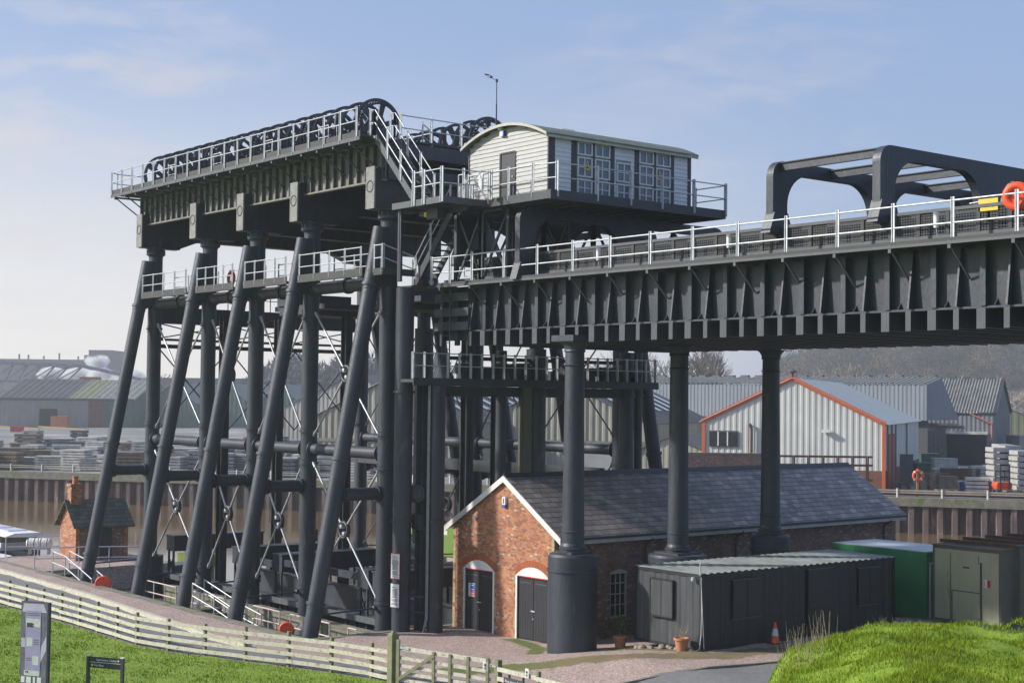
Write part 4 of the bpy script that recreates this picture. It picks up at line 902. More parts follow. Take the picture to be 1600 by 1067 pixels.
# braced trestles holding cabin deck
for (xa,xb,y) in ((2.7,4.3,1.35),(4.3,5.95,1.35),(4.3,5.95,4.4),(2.7,4.3,4.4),(.4,2.4,4.4),(4.3,5.95,7.0),(2.4,4.3,7.0),(2.4,4.3,11.5),(4.3,6.0,11.5)):
    m=MB(CO)
    for q in (xa,xb): m.box(q-.08,q+.08,y-.08,y+.08,13.5,16.13)
    m.beam((xa+.08,y,13.6),(xb-.08,y,16.0),.06,.1); m.beam((xb-.08,y+.06,13.6),(xa+.08,y+.06,16.0),.06,.1); m.build('trestle',m_iron,CBN)
m=MB(CO); m.pipe([(4.55,1.2,13.6),(4.55,1.2,16.0),(4.7,1.2,16.1),(5.8,1.2,16.1)],.05,8); m.build('cable_pipe',m_edge,CBN)
# wind mast
t=thing('anemometer_mast','thin mast carrying a small wind vane and cups above the cabin roof','mast',(4.85,1.55,19.1))
m=MB(); m.tube((0,0,0),(0,0,1.1),.028,n=8); m.tube((0,0,1.0),(0,0,2.0),.018,n=8); m.build('pole',m_trim,t)
m=MB(); m.lathe((0,0,2.0),[(0,-.08),(.05,-.06),(.05,.03),(0,.07)],10); m.pipe([(0,0,2.0),(-.22,-.12,2.12)],.012); m.lathe((-.22,-.12,2.16),[(0,-.07),(.035,-.05),(.03,.04),(0,.06)],8)
for k in range(3): a=2*math.pi*k/3; m.tube((-.22,-.12,2.14),(-.22+.1*math.cos(a),-.12+.1*math.sin(a),2.14),.006,n=4); m.lathe((-.22+.1*math.cos(a),-.12+.1*math.sin(a),2.14),[(0,-.03),(.03,0),(0,.03)],8)
m.prism([(-.26,-.13,2.2),(-.42,-.24,2.22),(-.44,-.25,2.3),(-.3,-.15,2.26)],(0,.01,0)); m.build('wind_sensor',m_ink,t)
# ================================================================ BRICK WORKSHOP
HS=thing('brick_workshop','long brick workshop with slate roof and two arched black double doors in its gable','building',(7.17,2.7,0),.045)
hw,hl=5.9,21.4; xr=-2.78
m=MB(); zt=lambda x:(6.0-(x-xr)*.66 if x>xr else 6.0-(xr-x)*.60)
op=[(-5.2,-3.42),(-2.08,-.27)]; zd=2.4
xsg=[-hw,op[0][0],op[0][1],op[1][0],op[1][1],0]
for a,b in ((xsg[0],xsg[1]),(xsg[2],xsg[3]),(xsg[4],xsg[5])): m.prism([(a,0,-.3),(b,0,-.3),(b,0,zd),(a,0,zd)],(0,.3,0))
m.prism([(-hw,0,zd),(0,0,zd),(0,0,zt(0)-.05),(xr,0,5.95),(-hw,0,zt(-hw)-.05)],(0,.3,0))
m.build('gable_wall',m_brick,HS)
m=MB(); m.box(-.3,-.0,.301,2.92,-.3,4.0); m.box(-.3,0,3.83,hl,-.3,4.0); m.box(-.3,0,2.92,3.83,-.3,.72); m.box(-.3,0,2.92,3.83,2.5,4.0)
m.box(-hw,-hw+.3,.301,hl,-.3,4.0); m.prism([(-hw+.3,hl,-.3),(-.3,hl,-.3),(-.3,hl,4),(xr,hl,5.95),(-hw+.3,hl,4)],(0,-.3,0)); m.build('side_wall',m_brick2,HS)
m=MB(); m.box(-hw-.012,-hw+.14,-.014,.05,0,4.0); m.build('buff_quoins',m_quoin,HS)
for a,b in op:
    for q0,q1 in ((a-.14,a-.045),(b+.045,b+.14)): m=MB(); m.box(q0,q1,-.012,0,0,zd); m.build('buff_quoins',m_quoin,HS)
m=MB(); m.box(-.13,.012,-.012,0,0,4.0); m.box(0,.012,0.0,.14,0,4.0); m.build('buff_quoins',m_quoin,HS)
for k,(a,b) in enumerate(op):
    c_=(a+b)/2; w2=(b-a)/2
    # brick arch, white tympanum
    n=12; R=(w2*w2+.34*.34)/(2*.34); zc=zd+.34-R; a0=math.asin(w2/R)
    arc=[(c_+R*math.sin(-a0+2*a0*i/n),zc+R*math.cos(-a0+2*a0*i/n)) for i in range(n+1)]
    arc2=[(c_+(R+.26)*math.sin((-a0+2*a0*i/n)*1.02),zc+(R+.26)*math.cos((-a0+2*a0*i/n)*1.02)) for i in range(n+1)]
    for i in range(n*2):
        f=lambda j,R_: (c_+R_*math.sin(-a0*1.02+2*a0*1.02*j/(n*2)),-.018,zc+R_*math.cos(-a0*1.02+2*a0*1.02*j/(n*2)))
        if i==0: m=MB()
        m.prism([f(i+.06,R),f(i+.94,R),f(i+.94,R+.25),f(i+.06,R+.25)],(0,.014,0))
    m.build('arch',m_arch,HS)
    m=MB(); m.prism([(x_,-.022,z_) for x_,z_ in arc]+[(b,-.022,zd-.02),(a,-.022,zd-.02)],(0,.02,0)); tw=m.build('door_head',m_white,HS)
    m=MB(); m.box(a-.045,a+.04,-.022,.02,0,zd-.02); m.box(b-.04,b+.045,-.022,.02,0,zd-.02); m.build('door_frame',m_white,HS)
    m=MB(); m.box(a+.04,b-.04,-.02,.02,zd-.06,zd-.02); m.build('door_head_strip',m_red,HS)
    for s in (-1,1):
        xa,xb=(a+.045,c_-.012) if s<0 else (c_+.012,b-.045)
        m=MB(); m.box(xa,xb,.06,.1,.03,zd-.07)
        nb=6
        for i in range(nb): q=xa+(xb-xa)*i/nb; m.box(q+.004,q+(xb-xa)/nb-.004,.05,.06,.05,zd-.09)
        dd=m.build('door_leaf',m_black,HS)
        m=MB(); m.box(xa+.08,xb-.1,.035,.05,zd-.28,zd-.25); m.build('hinge_strap',m_edge,dd)
    m=MB(); m.box(c_-.12,c_+.1,.02,.05,1.08,1.13); m.box(c_-.02,c_+.03,.02,.05,.8,.84); m.build('padlock',m_galv,HS)
m=MB(); c_=-4.78; m.box(c_-.2,c_+.2,.03,.048,1.28,1.80); sg=m.build('safety_sign',m_signw,HS); sg['label']='blue white and red safety sign on the left door'
m=MB(); m.box(c_-.08,c_+.19,.024,.03,1.5,1.78); m.build('blue_panel',m_blue,sg); m=MB(); m.box(c_-.06,c_+.19,.024,.03,1.3,1.49); m.build('red_panel',m_red,sg)
m=MB()
for z in (1.72,1.56,1.42,1.34): m.box(c_-.04,c_+.15,.020,.024,z-.012,z+.012)
m.build('lettering',m_signw,sg)
# slate roof
m=MB(); e=.48; ye0,ye1=-.12,hl+.15
z0=lambda x:zt(x)
def slab(xa,xb,t=.06): 
    a,b=zt(xa)+.1,zt(xb)+.1; m.prism([(xa,ye0,a-t),(xb,ye0,b-t),(xb,ye0,b),(xa,ye0,a)],(0,ye1-ye0,0))
slab(xr,e); slab(-hw-e,xr); m.build('roof',m_slate,HS)
m=MB(); m.prism([(xr-.16,ye0,6.02),(xr,ye0,6.14),(xr+.16,ye0,6.02),(xr,ye0,6.19)],(0,ye1-ye0,0)); m.build('ridge_tiles',m_trim,HS)
m=MB()
for xa,xb in ((xr,e),(-hw-e,xr)):
    za,zb=zt(xa)+.09,zt(xb)+.09; m.prism([(xa,ye0-.03,za-.24),(xb,ye0-.03,zb-.24),(xb,ye0-.03,zb),(xa,ye0-.03,za)],(0,.028,0))
m.box(-hw-e,-hw-e+.25,ye0-.03,ye0+.0,zt(-hw-e)-.26,zt(-hw-e)-.1); m.build('barge_board',m_white,HS)
m=MB(); m.box(e-.06,e-.03,ye0,ye1,zt(e)-.17,zt(e)+.02); m.build('fascia',pm('greyed_fascia',(.52,.53,.50),(.4,.41,.39),scale=2,rough=.6),HS)
m=MB(); m.tube((e+.03,ye0,zt(e)+.03),(e+.03,ye1,zt(e)+.03),.05,n=8)
for y in (4.75,10.1,20.4): m.tube((.08,y,.3),(.08,y,3.45),.04,n=8); m.tube((.08,y,3.45),(e,y,3.7),.04,n=8)
m.build('gutter',m_ink,HS)
# arched window on the long wall
m=MB(); m.box(-.09,-.04,2.92,2.99,.72,2.44); m.box(-.09,-.04,3.76,3.83,.72,2.44); m.box(-.09,-.04,2.99,3.76,.72,.8)
m.prism([(-.09,2.92,2.40),(-.09,3.83,2.40),(-.09,3.83,2.46),(-.09,3.6,2.54),(-.09,3.375,2.57),(-.09,3.15,2.54),(-.09,2.92,2.46)],(.095,0,0))
for q in (3.25,3.5): m.box(-.085,-.05,q-.02,q+.02,.8,2.4)
for z in (1.22,1.63,2.04): m.box(-.083,-.052,2.99,3.76,z-.018,z+.018)
w_=m.build('window',pm('grey_window_paint',(.50,.51,.47),(.42,.43,.40),scale=3,rough=.5),HS)
m=MB(); m.box(-.075,-.07,2.95,3.8,.74,2.42); m.build('pane',m_glassd,w_); m=MB(); m.box(-.05,.1,2.85,3.9,.58,.71); m.build('sill',m_brick2,w_)
m=MB()
for i in range(11):
    t=-.62+1.24*i/11; t2=-.62+1.24*(i+.85)/11; R=.78; f=lambda a,R_:(.004,3.375+R_*math.sin(a),1.93+R_*math.cos(a)); m.prism([f(t,R-.1),f(t2,R-.1),f(t2,R+.14),f(t,R+.14)],(.012,0,0))
m.build('window_arch',m_arch if False else m_brick2,HS)
for y,(xx) in ((5.9,0),):
    pass
m=MB(); m.box(xr-.09,xr+.09,-.1,-.0,4.98,5.28); al=m.build('alarm_box',m_signw,HS); m=MB(); m.box(xr-.09,xr+.09,-.105,-.0,4.88,4.975); m.build('alarm_panel',m_blue,al)
m=MB(); m.box(xr-.02,xr+.02,-.11,-.1,5.03,5.22); m.build('alarm_light',m_ink,al)
m=MB(); m.beam((-4.6,-.12,4.35),(-4.45,.0,4.45),.1,.08); m.build('lamp_bracket',m_signw,HS)

# ================================================================ HUT
HT=thing('brick_hut','tiny orange brick hut with mossy slate roof and chimney beside leftmost leg','hut',(-30,-.75,0)); h0=(-30,-.75,0)
m=MB(h0); m.prism([(-31.1,-.75,-.5),(-28.9,-.75,-.5),(-28.9,-.75,1.95),(-30,-.75,3.1),(-31.1,-.75,1.95)],(0,.22,0)); m.build('gable_wall',m_brickhut,HT); m=MB(h0); m.prism([(-31.1,2.25,-.5),(-28.9,2.25,-.5),(-28.9,2.25,1.95),(-30,2.25,3.1),(-31.1,2.25,1.95)],(0,-.22,0)); m.build('gable_wall',m_brickhut,HT)
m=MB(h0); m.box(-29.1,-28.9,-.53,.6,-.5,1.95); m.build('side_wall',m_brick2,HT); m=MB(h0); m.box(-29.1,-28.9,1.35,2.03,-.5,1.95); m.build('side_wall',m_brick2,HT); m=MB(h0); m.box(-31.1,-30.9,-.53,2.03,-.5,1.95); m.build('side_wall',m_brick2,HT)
m=MB(h0); m.box(-29.08,-29.02,.6,1.35,-.1,1.93); m.build('door',m_ink,HT)
m=MB(h0)
for s in (-1,1):
    a=(-30,3.22); b=(-30+s*1.42,1.82); m.prism([(a[0],-1.0,a[1]-.08),(b[0],-1.0,b[1]-.08),(b[0],-1.0,b[1]),(a[0],-1.0,a[1])],(0,3.5,0))
m.build('roof',m_slate2,HT)
m=MB(h0); m.box(-30.25,-29.75,-.72,-.1,2.7,3.95); m.box(-30.3,-29.7,-.77,-.05,3.95,4.1); ch=m.build('chimney',m_brickhut,HT)
m=MB(h0); m.lathe((-30,-.4,4.1),[(.16,0),(.15,.35),(.18,.36),(.18,.42),(.1,.42)],12); m.build('chimney_pot',m_terra,ch)

# ================================================================ PORTABLE CABINS
def cabin(name,label,loc,wx,wy,h,mt,mside,mroof,pitch=.62,gr=.03,roofcorr=True):
    # loc: near corner (max X, min Y) bottom ; extends -X and +Y
    t=thing(name,label,'portable cabin',loc); m=MB()
    if gr>0: m.corr((-wx,.05,0),(1,0,0),.06,h-.06,wx,pitch,gr,(0,-1,0))
    else: m.box(-wx+.02,-.02,.01,.05,.05,h-.05)
    m.build('end_wall',mt,t)
    m=MB()
    if gr>0: m.corr((-.05,0,0),(0,1,0),.06,h-.06,wy,pitch,gr,(1,0,0))
    else: m.box(-.05,-.01,.02,wy-.02,.05,h-.05)
    m.build('side_wall',mside,t)
    m=MB(); m.box(-wx,-wx+.04,0.06,wy,.05,h-.05); m.box(-wx,0,wy-.04,wy,.05,h-.05); m.build('rear_wall',mside,t)
    m=MB()
    for x,y in ((-.09,0),(-wx,0),(-.09,wy-.09),(-wx,wy-.09)): m.box(x,x+.09,y,y+.09,0,h)
    m.box(-wx+.09,-.09,.0,.06,0,.1); m.box(-wx+.09,-.09,0,.06,h-.1,h); m.box(-.06,0,.09,wy-.09,0,.1); m.box(-.06,0,.09,wy-.09,h-.1,h); m.build('frame',mside,t)
    m=MB()
    if roofcorr: m.corr((-wx,0,0),(0,1,0),0,wx+.04,wy,.34,.035,(0,0,1),v1=(1,0,.0)); 
    for q in range(len(m.v)): m.v[q]=(m.v[q][0],m.v[q][1],m.v[q][2]+h+.01)
    if not roofcorr: m.box(-wx-.03,.03,-.03,wy+.03,h,h+.05)
    m.build('roof',mroof,t); return t
m_cgrey=pm('sunlit_cabin_paint',(.06,.064,.071),(.04,.043,.049),scale=2,rough=.55,stretch=(3,3,.4),c3=(.12,.12,.12),s3=2,t3=.64)  # lighter copy of the black paint, sunlight put into the end wall's colour
m_cblack=pm('black_cabin_paint',(.018,.019,.023),(.012,.013,.016),scale=2,rough=.5,stretch=(3,3,.4),c3=(.045,.045,.047),s3=1.5,t3=.66)
m_croof=pm('grey_corrugated_roof',(.30,.33,.32),(.20,.22,.21),scale=1.2,rough=.55,metal=.2,c3=(.20,.25,.16),s3=1,t3=.6)
cb=cabin('portable_cabin','long black portable cabin with pale corrugated roof and closed shutters beside the brick workshop',(14,3.4,.62),3.25,10.4,2.58,m_cgrey,m_cblack,m_croof)
def shutter(t,face,a,b,z0,z1,mt,mtr,name='shutter'):
    m=MB(); c_=(a+b)/2
    if face=='y':
        m.box(a,b,-.07,-.01,z0,z1); m.box(a,c_-.02,-.085,-.07,z0+.03,z1-.03); m.box(c_+.02,b,-.085,-.07,z0+.03,z1-.03)
    else:
        m.box(.01,.05,a,b,z0,z1); m.box(.05,.065,a,c_-.02,z0+.03,z1-.03); m.box(.05,.065,c_+.02,b,z0+.03,z1-.03)
    s=m.build(name,mt,t); m=MB()
    if face=='y': m.box(a-.04,b+.04,-.1,-.02,z1,z1+.03); m.box(a-.04,b+.04,-.1,-.02,z0-.03,z0); m.box(a-.04,a,-.1,-.02,z0,z1); m.box(b,b+.04,-.1,-.02,z0,z1)
    else: m.box(.01,.08,a-.04,b+.04,z1,z1+.03); m.box(.01,.08,a-.04,b+.04,z0-.03,z0)
    m.build('frame',mtr,s); return s
shutter(cb,'y',-2.35,-1.3,1.0,2.25,m_cgrey,m_cblack); shutter(cb,'x',1.5,2.9,1.0,2.3,m_cblack,m_edge); shutter(cb,'x',8.2,9.5,.95,2.3,m_cblack,m_edge)
m=MB(); m.box(.005,.05,5.4,6.6,.12,2.42); d_=m.build('door',m_cblack,cb); m=MB(); m.box(.01,.09,5.35,6.65,2.42,2.47); m.box(.06,.1,5.5,5.7,1.15,1.18); m.build('handle',m_edge,d_)
m=MB(); m.pipe([(.04,-.03,2.5),(.06,-.02,1.5),(.02,.0,.6),(.0,-.06,.1),(-.2,-.3,.0)],.018); m.pipe([(.05,-.05,2.4),(.1,-.02,1.2),(.06,.1,.1)],.014); m.tube((-.02,-.02,2.55),(-.02,-.02,3.0),.025,n=6); m.lathe((-.3,-.08,2.42),[(0,-.08),(.07,-.06),(.07,.05),(0,.08)],8); m.build('cable',m_galv,cb)
m_gc=pm('green_cabin_paint',(.05,.32,.13),(.04,.25,.10),scale=1.2,rough=.5,stretch=(1,1,.5)); m_gr=pm('pale_grey_cabin_roof',(.55,.57,.58),(.40,.42,.42),scale=.9,rough=.45)
gc=cabin('portable_cabin','bright green flat sided portable cabin with pale grey roof behind the black cabin',(13.6,16.3,.62),4.6,2.75,2.58,m_gc,m_gc,m_gr,gr=0,roofcorr=False)
m=MB(); m.box(-.01,.03,.25,1.25,.1,2.1); d_=m.build('door',m_gc,gc); m=MB(); m.box(.0,.05,.17,.25,.05,2.2); m.box(.0,.05,.25,1.3,2.12,2.2); m.build('door_frame',m_white,d_); m=MB(); m.box(.03,.07,.35,.42,1.0,1.2); m.build('handle',m_galv,d_)
m=MB(); m.box(-4.62,.02,-.035,-.02,2.32,2.6); m.build('fascia',m_gc,gc)
m_ol=pm('olive_cabin_paint',(.44,.46,.31),(.36,.38,.25),scale=1.3,rough=.65,stretch=(1,1,.4),c3=(.22,.22,.16),s3=1.2,t3=.64); m_old=pm('shade_olive_paint',(.13,.135,.10),(.10,.10,.08),scale=1.3,rough=.7); m_olr=pm('mossy_brown_roof',(.17,.155,.10),(.09,.08,.055),scale=1.1,rough=.85,c3=(.28,.27,.23),s3=.8,t3=.62)  # dark olive puts shade into the side walls; joints and pipe share it
oc=cabin('portable_cabin','olive green portable cabin with panelled door and red sign right of the bright green one',(17.25,15.8,.75),3.0,6.0,2.85,m_ol,m_old,m_olr,gr=0,roofcorr=False)
m=MB()
for q in (-2.2,-.95): m.box(q-.012,q+.012,-.006,.012,.1,2.6)
m.build('panel_joint',m_old,oc)
m=MB(); m.box(-2.1,-.85,-.02,.005,.1,2.3); d_=m.build('door',m_ol,oc); m=MB(); m.box(-.86,-.82,-.05,-.0,.1,2.35); m.box(-2.12,-2.09,-.04,0,.1,1.2); m.box(-2.09,-.86,-.035,-.02,1.2,1.23); m.box(-1.6,-1.35,-.06,-.02,2.1,2.15); m.build('door_trim',m_ink,d_)
m=MB(); m.box(-.72,-.4,-.03,.0,1.45,1.75); sg=m.build('sign',m_signw,oc); m=MB(); m.box(-.56,-.41,-.035,-.03,1.46,1.74); m.box(-.68,-.66,-.035,-.03,1.5,1.7); m.build('red_panel',m_red,sg)
m_rust=pm('rusty_steel',(.16,.085,.05),(.09,.055,.04),scale=2,rough=.9)
for k in range(4):
    m=MB((16,16+k*1.5,3.7)); y=16.5+k*1.5; m.beam((14.1,y,3.735),(17.5,y+.25,3.735),.12,.13); o=m.build('roof_beam',m_rust); m2=o; o.location=(16,16+k*1.5,3.7); tag(o,['rusty steel length lying across olive cabin roof, nearest its front edge','rusty steel length lying across olive cabin roof, second from its front edge','rusty steel length lying across olive cabin roof, third from its front edge','rusty steel length lying across olive cabin roof, furthest from its front edge'][k],'steel beam','rusty lengths on the olive cabin roof')
oc2=cabin('portable_cabin','dark olive portable cabin at the right edge of the photo beyond the grey pipe',(18.3,22.3,.7),4.0,6,2.9,m_ol,m_old,m_olr,gr=0,roofcorr=False)
t=thing('vent_pipe','grey upright pipe between the two olive cabins','pipe',(17.5,16.75,.75)); m=MB(); m.tube((0,0,0),(0,0,3.0),.11,n=12); m.build('pipe',m_old,t); m=MB(); m.lathe((0,0,0),[(.11,2.95),(.15,3.0),(.15,3.05),(0,3.1)],12); m.build('cap',m_edge,t)
# wheelie bin
WB=thing('wheelie_bin','dark green wheelie bin standing against the olive cabin above the grass','bin',(17.25,17.6,1.0),.35)
m_bin=pm('green_bin_plastic',(.03,.085,.045),(.024,.07,.037),scale=2,rough=.4)
m=MB(); v=[(-.28,-.3,.1),(.28,-.3,.1),(.28,.3,.1),(-.28,.3,.1),(-.36,-.38,1.15),(.36,-.38,1.15),(.36,.38,1.15),(-.36,.38,1.15)]
m.add(v,[(3,2,1,0),(0,1,5,4),(1,2,6,5),(2,3,7,6),(3,0,4,7),(4,5,6,7)]); m.build('body',m_bin,WB)
m=MB(); m.box(-.4,.4,-.42,.42,1.15,1.2); m.prism([(-.4,-.42,1.2),(.4,-.42,1.2),(.36,.42,1.3),(-.36,.42,1.3),],(0,0,.03)); m.box(-.25,-.2,-.43,-.39,1.05,1.15); m.box(.2,.25,-.43,-.39,1.05,1.15); m.build('lid',m_bin,WB)
m=MB(); m.tube((-.34,.3,.12),(-.26,.3,.12),.12,n=14); m.tube((.26,.3,.12),(.34,.3,.12),.12,n=14); m.build('wheel',m_ink,WB)

# ================================================================ FOREGROUND THINGS
def cut_fence(name,label,P,loc,n_rails=4):
    t=thing(name,label,'fence',loc)
    for zi in range(n_rails):
        z=.16+.265*zi; m=MB(loc)
        for a,b in zip(P[:-1],P[1:]):
            j=random.gauss(0,.012); m.beam((a[0],a[1]-.06,z+j),(b[0],b[1]-.06,z+random.gauss(0,.008)),.045,.125)
        m.build('rail',m_wood,t)
    for a in P: m=MB(loc); m.box(a[0]-.055,a[0]+.055,a[1]-.03,a[1]+.07,-.1,1.12+random.uniform(-.02,.05)); m.build('post',m_woodg,t)
    return t
P=[]; x=-20.4
while x<9.4: P.append((x,float(np.interp(x,FX,FY)))); x+=1.72
P.append((9.75,-6.25))
cut_fence('wooden_fence','long four rail weathered wooden fence between lawn and tarmac road',P,(-5,-9.7,0))
cut_fence('wooden_fence','short rail fence running right from the latch post of gate',[(14.05,-5.2),(15.9,-5.22),(17.8,-5.2),(19.6,-5.2)],(14,-5.2,0))
t=thing('gate_post','thick green stained gate post with pointed top','post',(10.0,-6.3,0)); m=MB(); m.box(-.13,.13,-.13,.13,-.2,1.55); m.lathe((0,0,0),[(.0,1.68)],4) if False else m.add([(-.13,-.13,1.55),(.13,-.13,1.55),(.13,.13,1.55),(-.13,.13,1.55),(0,0,1.68)],[(0,1,4),(1,2,4),(2,3,4),(3,0,4)]); m.build('shaft',m_woodg,t)
t=thing('latch_post','plain square wooden post where the gate closes','post',(14.0,-5.2,0)); m=MB(); m.box(-.09,.09,-.08,.08,-.2,1.22); m.build('shaft',m_woodg,t); m=MB(); m.box(-.25,.0,-.1,-.08,1.0,1.04); m.build('latch',m_galv,t)
GT=thing('field_gate','wooden five bar field gate with one diagonal brace','gate',(10.22,-6.25,0)); g0=(10.22,-6.25,0)
A=Vector((10.25,-6.24,0)); B=Vector((13.75,-5.30,0)); d=(B-A).normalized()
for i,z in enumerate((.18,.4,.62,.86,1.16)):
    m=MB(g0); m.beam(A+Vector((0,0,z)),B+Vector((0,0,z-.02)),.05,.10 if i<4 else .13); m.build('bar',m_wood,GT)
for q,h in ((0,1.38),(1.45,1.15),(2.1,1.15),(2.8,1.15),(3.55,1.2)):
    m=MB(g0); p=A+d*q+Vector((d.y,-d.x,0))*.05; w2=.05 if q else .07; m.obox(p+Vector((0,0,h/2+.05)),d*w2,Vector((d.y,-d.x,0))*.025,(0,0,h/2-.0)); m.build('upright',m_woodg,GT)
m=MB(g0); nn=Vector((d.y,-d.x,0))*.075; m.beam(A+nn+d*.05+Vector((0,0,.2)),A+nn+d*1.5+Vector((0,0,1.1)),.04,.1); m.build('brace',m_woodg,GT)
m=MB(g0); m.beam(A+nn*.6+Vector((0,0,1.2)),A+nn*.6+d*.45+Vector((0,0,1.18)),.03,.07); m.build('hinge',m_galv,GT)
def plaque(loc,xd,wd_,hh,label):
    t=thing('plaque',label,'sign',loc,math.atan2(xd.y,xd.x)); m=MB(); m.box(-wd_/2,wd_/2,-.015,0,0,hh); m.build('panel',m_signw,t)
    m=MB(); m.lathe((0,-.02,hh*.62),[(0,-.003),(.04,-.003),(.04,.003),(0,.003)],10,(0,1,0)); m.box(-.01,.01,-.019,-.016,hh*.2,hh*.55)
    for q in (.12,.22,.3): m.box(-.045,.045,-.019,-.016,hh*q,hh*q+.012)
    m.build('symbol',m_ink,t)
plaque(B+Vector((d.y,-d.x,0))*.06-d*.15+Vector((0,0,.86)),d,.17,.28,'small white plaque hanging on the end of the gate')
plaque(Vector((15.55,-5.34,.93)),Vector((1,0,0)),.16,.27,'small white plaque nailed to the fence right of the gate')
t=thing('access_sign','low dark sign board on two short posts in front of fence','sign',(15.45,-5.75,0))
m=MB(); 
for q in (-.25,.4): m.box(q-.03,q+.03,0,.05,0,1.02)
m.build('post',m_ink,t); m=MB(); m.box(-.45,.45,-.03,0,.74,.92); m.build('board',m_ink,t); text_mesh('lettering','Boat Access Only',.105,m_signw,t,(0,-.034,.795),(1,0,0),align='CENTER')
# way-finding sign
X0=W((147-800)/2354*42,42); xd=(Rh*math.cos(.35)-Fh*math.sin(.35)).normalized()
g_=gz(X0.x,X0.y); t=thing('direction_sign','dark two post direction sign standing on the lawn','sign',(X0.x,X0.y,g_),math.atan2(xd.y,xd.x)); H=1.8-g_
m=MB(); m.box(0,.08,-.04,.04,-.1,H); m.build('post',m_trim,t); m=MB(); m.box(1.11,1.19,-.04,.04,-.1,H); m.build('post',m_trim,t)
m=MB(); m.box(-.015,.095,-.05,.05,H,H+.025); m.box(1.095,1.205,-.05,.05,H,H+.025); m.build('post_cap',m_signw,t)
m_sgreen=pm('dark_sign_green',(.022,.032,.030),(.018,.026,.024),scale=3,rough=.4)
m=MB(); m.box(.08,1.11,-.015,.015,H-.15,H-.01); m.build('upper_board',m_sgreen,t); m=MB(); m.box(.08,1.11,-.015,.015,H-.31,H-.162); m.build('lower_board',m_sgreen,t)
m=MB(); m.box(.1,1.09,-.018,-.014,H-.162,H-.150); m.prism([(1.0,-.019,H-.045),(1.0,-.019,H-.115),(1.06,-.019,H-.08)],(0,.003,0)); m.prism([(.19,-.019,H-.2),(.19,-.019,H-.27),(.13,-.019,H-.235)],(0,.003,0)); m.build('arrow',m_signw,t)
text_mesh('lettering','Operations Centre',.085,m_signw,t,(.97,-.021,H-.108),(1,0,0),align='RIGHT'); text_mesh('lettering','Trip Boat',.085,m_signw,t,(.225,-.021,H-.262),(1,0,0))
# tall information panel
X0=W((43-800)/2354*42,42); g_=gz(X0.x,X0.y); t=thing('information_panel','tall purple and grey printed information panel standing on the lawn','sign',(X0.x,X0.y,g_),math.atan2(xd.y,xd.x)); H=3.28-g_; Wp=.92
m=MB(); m.box(0,Wp,0,.1,.1,H); m.box(.03,.09,.02,.08,-.2,.1); m.box(Wp-.09,Wp-.03,.02,.08,-.2,.1); m.build('case',m_ink,t)
lil=pm('lilac_print',(.36,.32,.50),(.30,.27,.43),scale=3,rough=.4); gry=pm('grey_print',(.19,.18,.24),(.10,.095,.13),scale=4,rough=.4,stretch=(3,1,1)); lg=pm('pale_lilac_print',(.52,.50,.62),(.44,.42,.54),scale=3,rough=.4); pw=pm('pale_print',(.60,.64,.60),(.45,.5,.44),scale=9,rough=.4)
m=MB(); m.box(.01,Wp-.04,-.008,0,.35,H-.02); m.build('photo_print',gry,t)
m=MB(); m.prism([(.1,-.012,H-.05),(.75,-.012,H-.05),(.86,-.012,H-.28),(.05,-.012,H-.28)],(0,.003,0)); m.build('photo_highlight',lg,t); m=MB(); m.box(.03,.16,-.0125,-.009,H-1.25,H-1.0); m.build('photo_highlight',lg,t); m=MB(); m.prism([(.62,-.012,H-1.75),(.86,-.012,H-1.3),(.86,-.012,H-.9),(.7,-.012,H-1.2)],(0,.003,0)); m.build('photo_highlight',lg,t)
m=MB(); m.box(.17,.67,-.017,-.012,H-1.95,H-.24); m.build('text_block',lil,t)
m=MB(); m.box(.18,.66,-.02,-.0175,H-.68,H-.46); m.box(.21,.41,-.02,-.0175,H-1.22,H-.98); m.box(.42,.62,-.02,-.0175,H-1.72,H-1.48); m.box(.15,.66,-.02,-.0175,H-2.02,H-1.88); m.build('picture_inset',pw,t)
m=MB()
for k,(a,b) in enumerate(((.05,.17),(.22,.38),(.45,.52),(.58,.72))): m.box(a,b,-.0155,-.0125,H-2.22,H-2.05)
for k,(a,b) in enumerate(((.02,.30),(.38,.60),(.68,.86))): m.box(a,b,-.0155,-.0125,H-2.62,H-2.48)
m.build('white_detail',m_signw,t)
m=MB(); m.prism([(.2,-.022,H-1.9),(.28,-.022,H-1.9),(.3,-.022,H-1.96),(.22,-.022,H-1.93),(.18,-.022,H-1.96)],(0,.003,0))
for k in range(9): m.box(.2+.01*(k%3),.4+.02*(k%4),-.022,-.0205,H-.58-.013*k-.01,H-.575-.013*k)
for z in (H-.32,H-.37,H-1.04,H-1.1,H-1.16,H-1.55,H-1.6): m.box(.44 if H-1.2<z<H-1 else .2,.62 if z>H-1.4 else .38,-.022,-.0175,z,z+.012)
m.build('lettering',m_ink,t)
# traffic cone
t=thing('traffic_cone','orange traffic cone with white sleeve beside the black cabin','cone',(14.35,6.7,gz(14.35,6.7)))
m=MB(); m.box(-.2,.2,-.2,.2,0,.05); m.build('base',m_ink,t); m=MB(); m.lathe((0,0,0),[(.16,.05),(.035,.75),(0,.76)],20); m.build('body',m_orange,t); m=MB(); m.lathe((0,0,0),[(.123,.29),(.078,.54)],20); m.build('sleeve',m_signw,t)
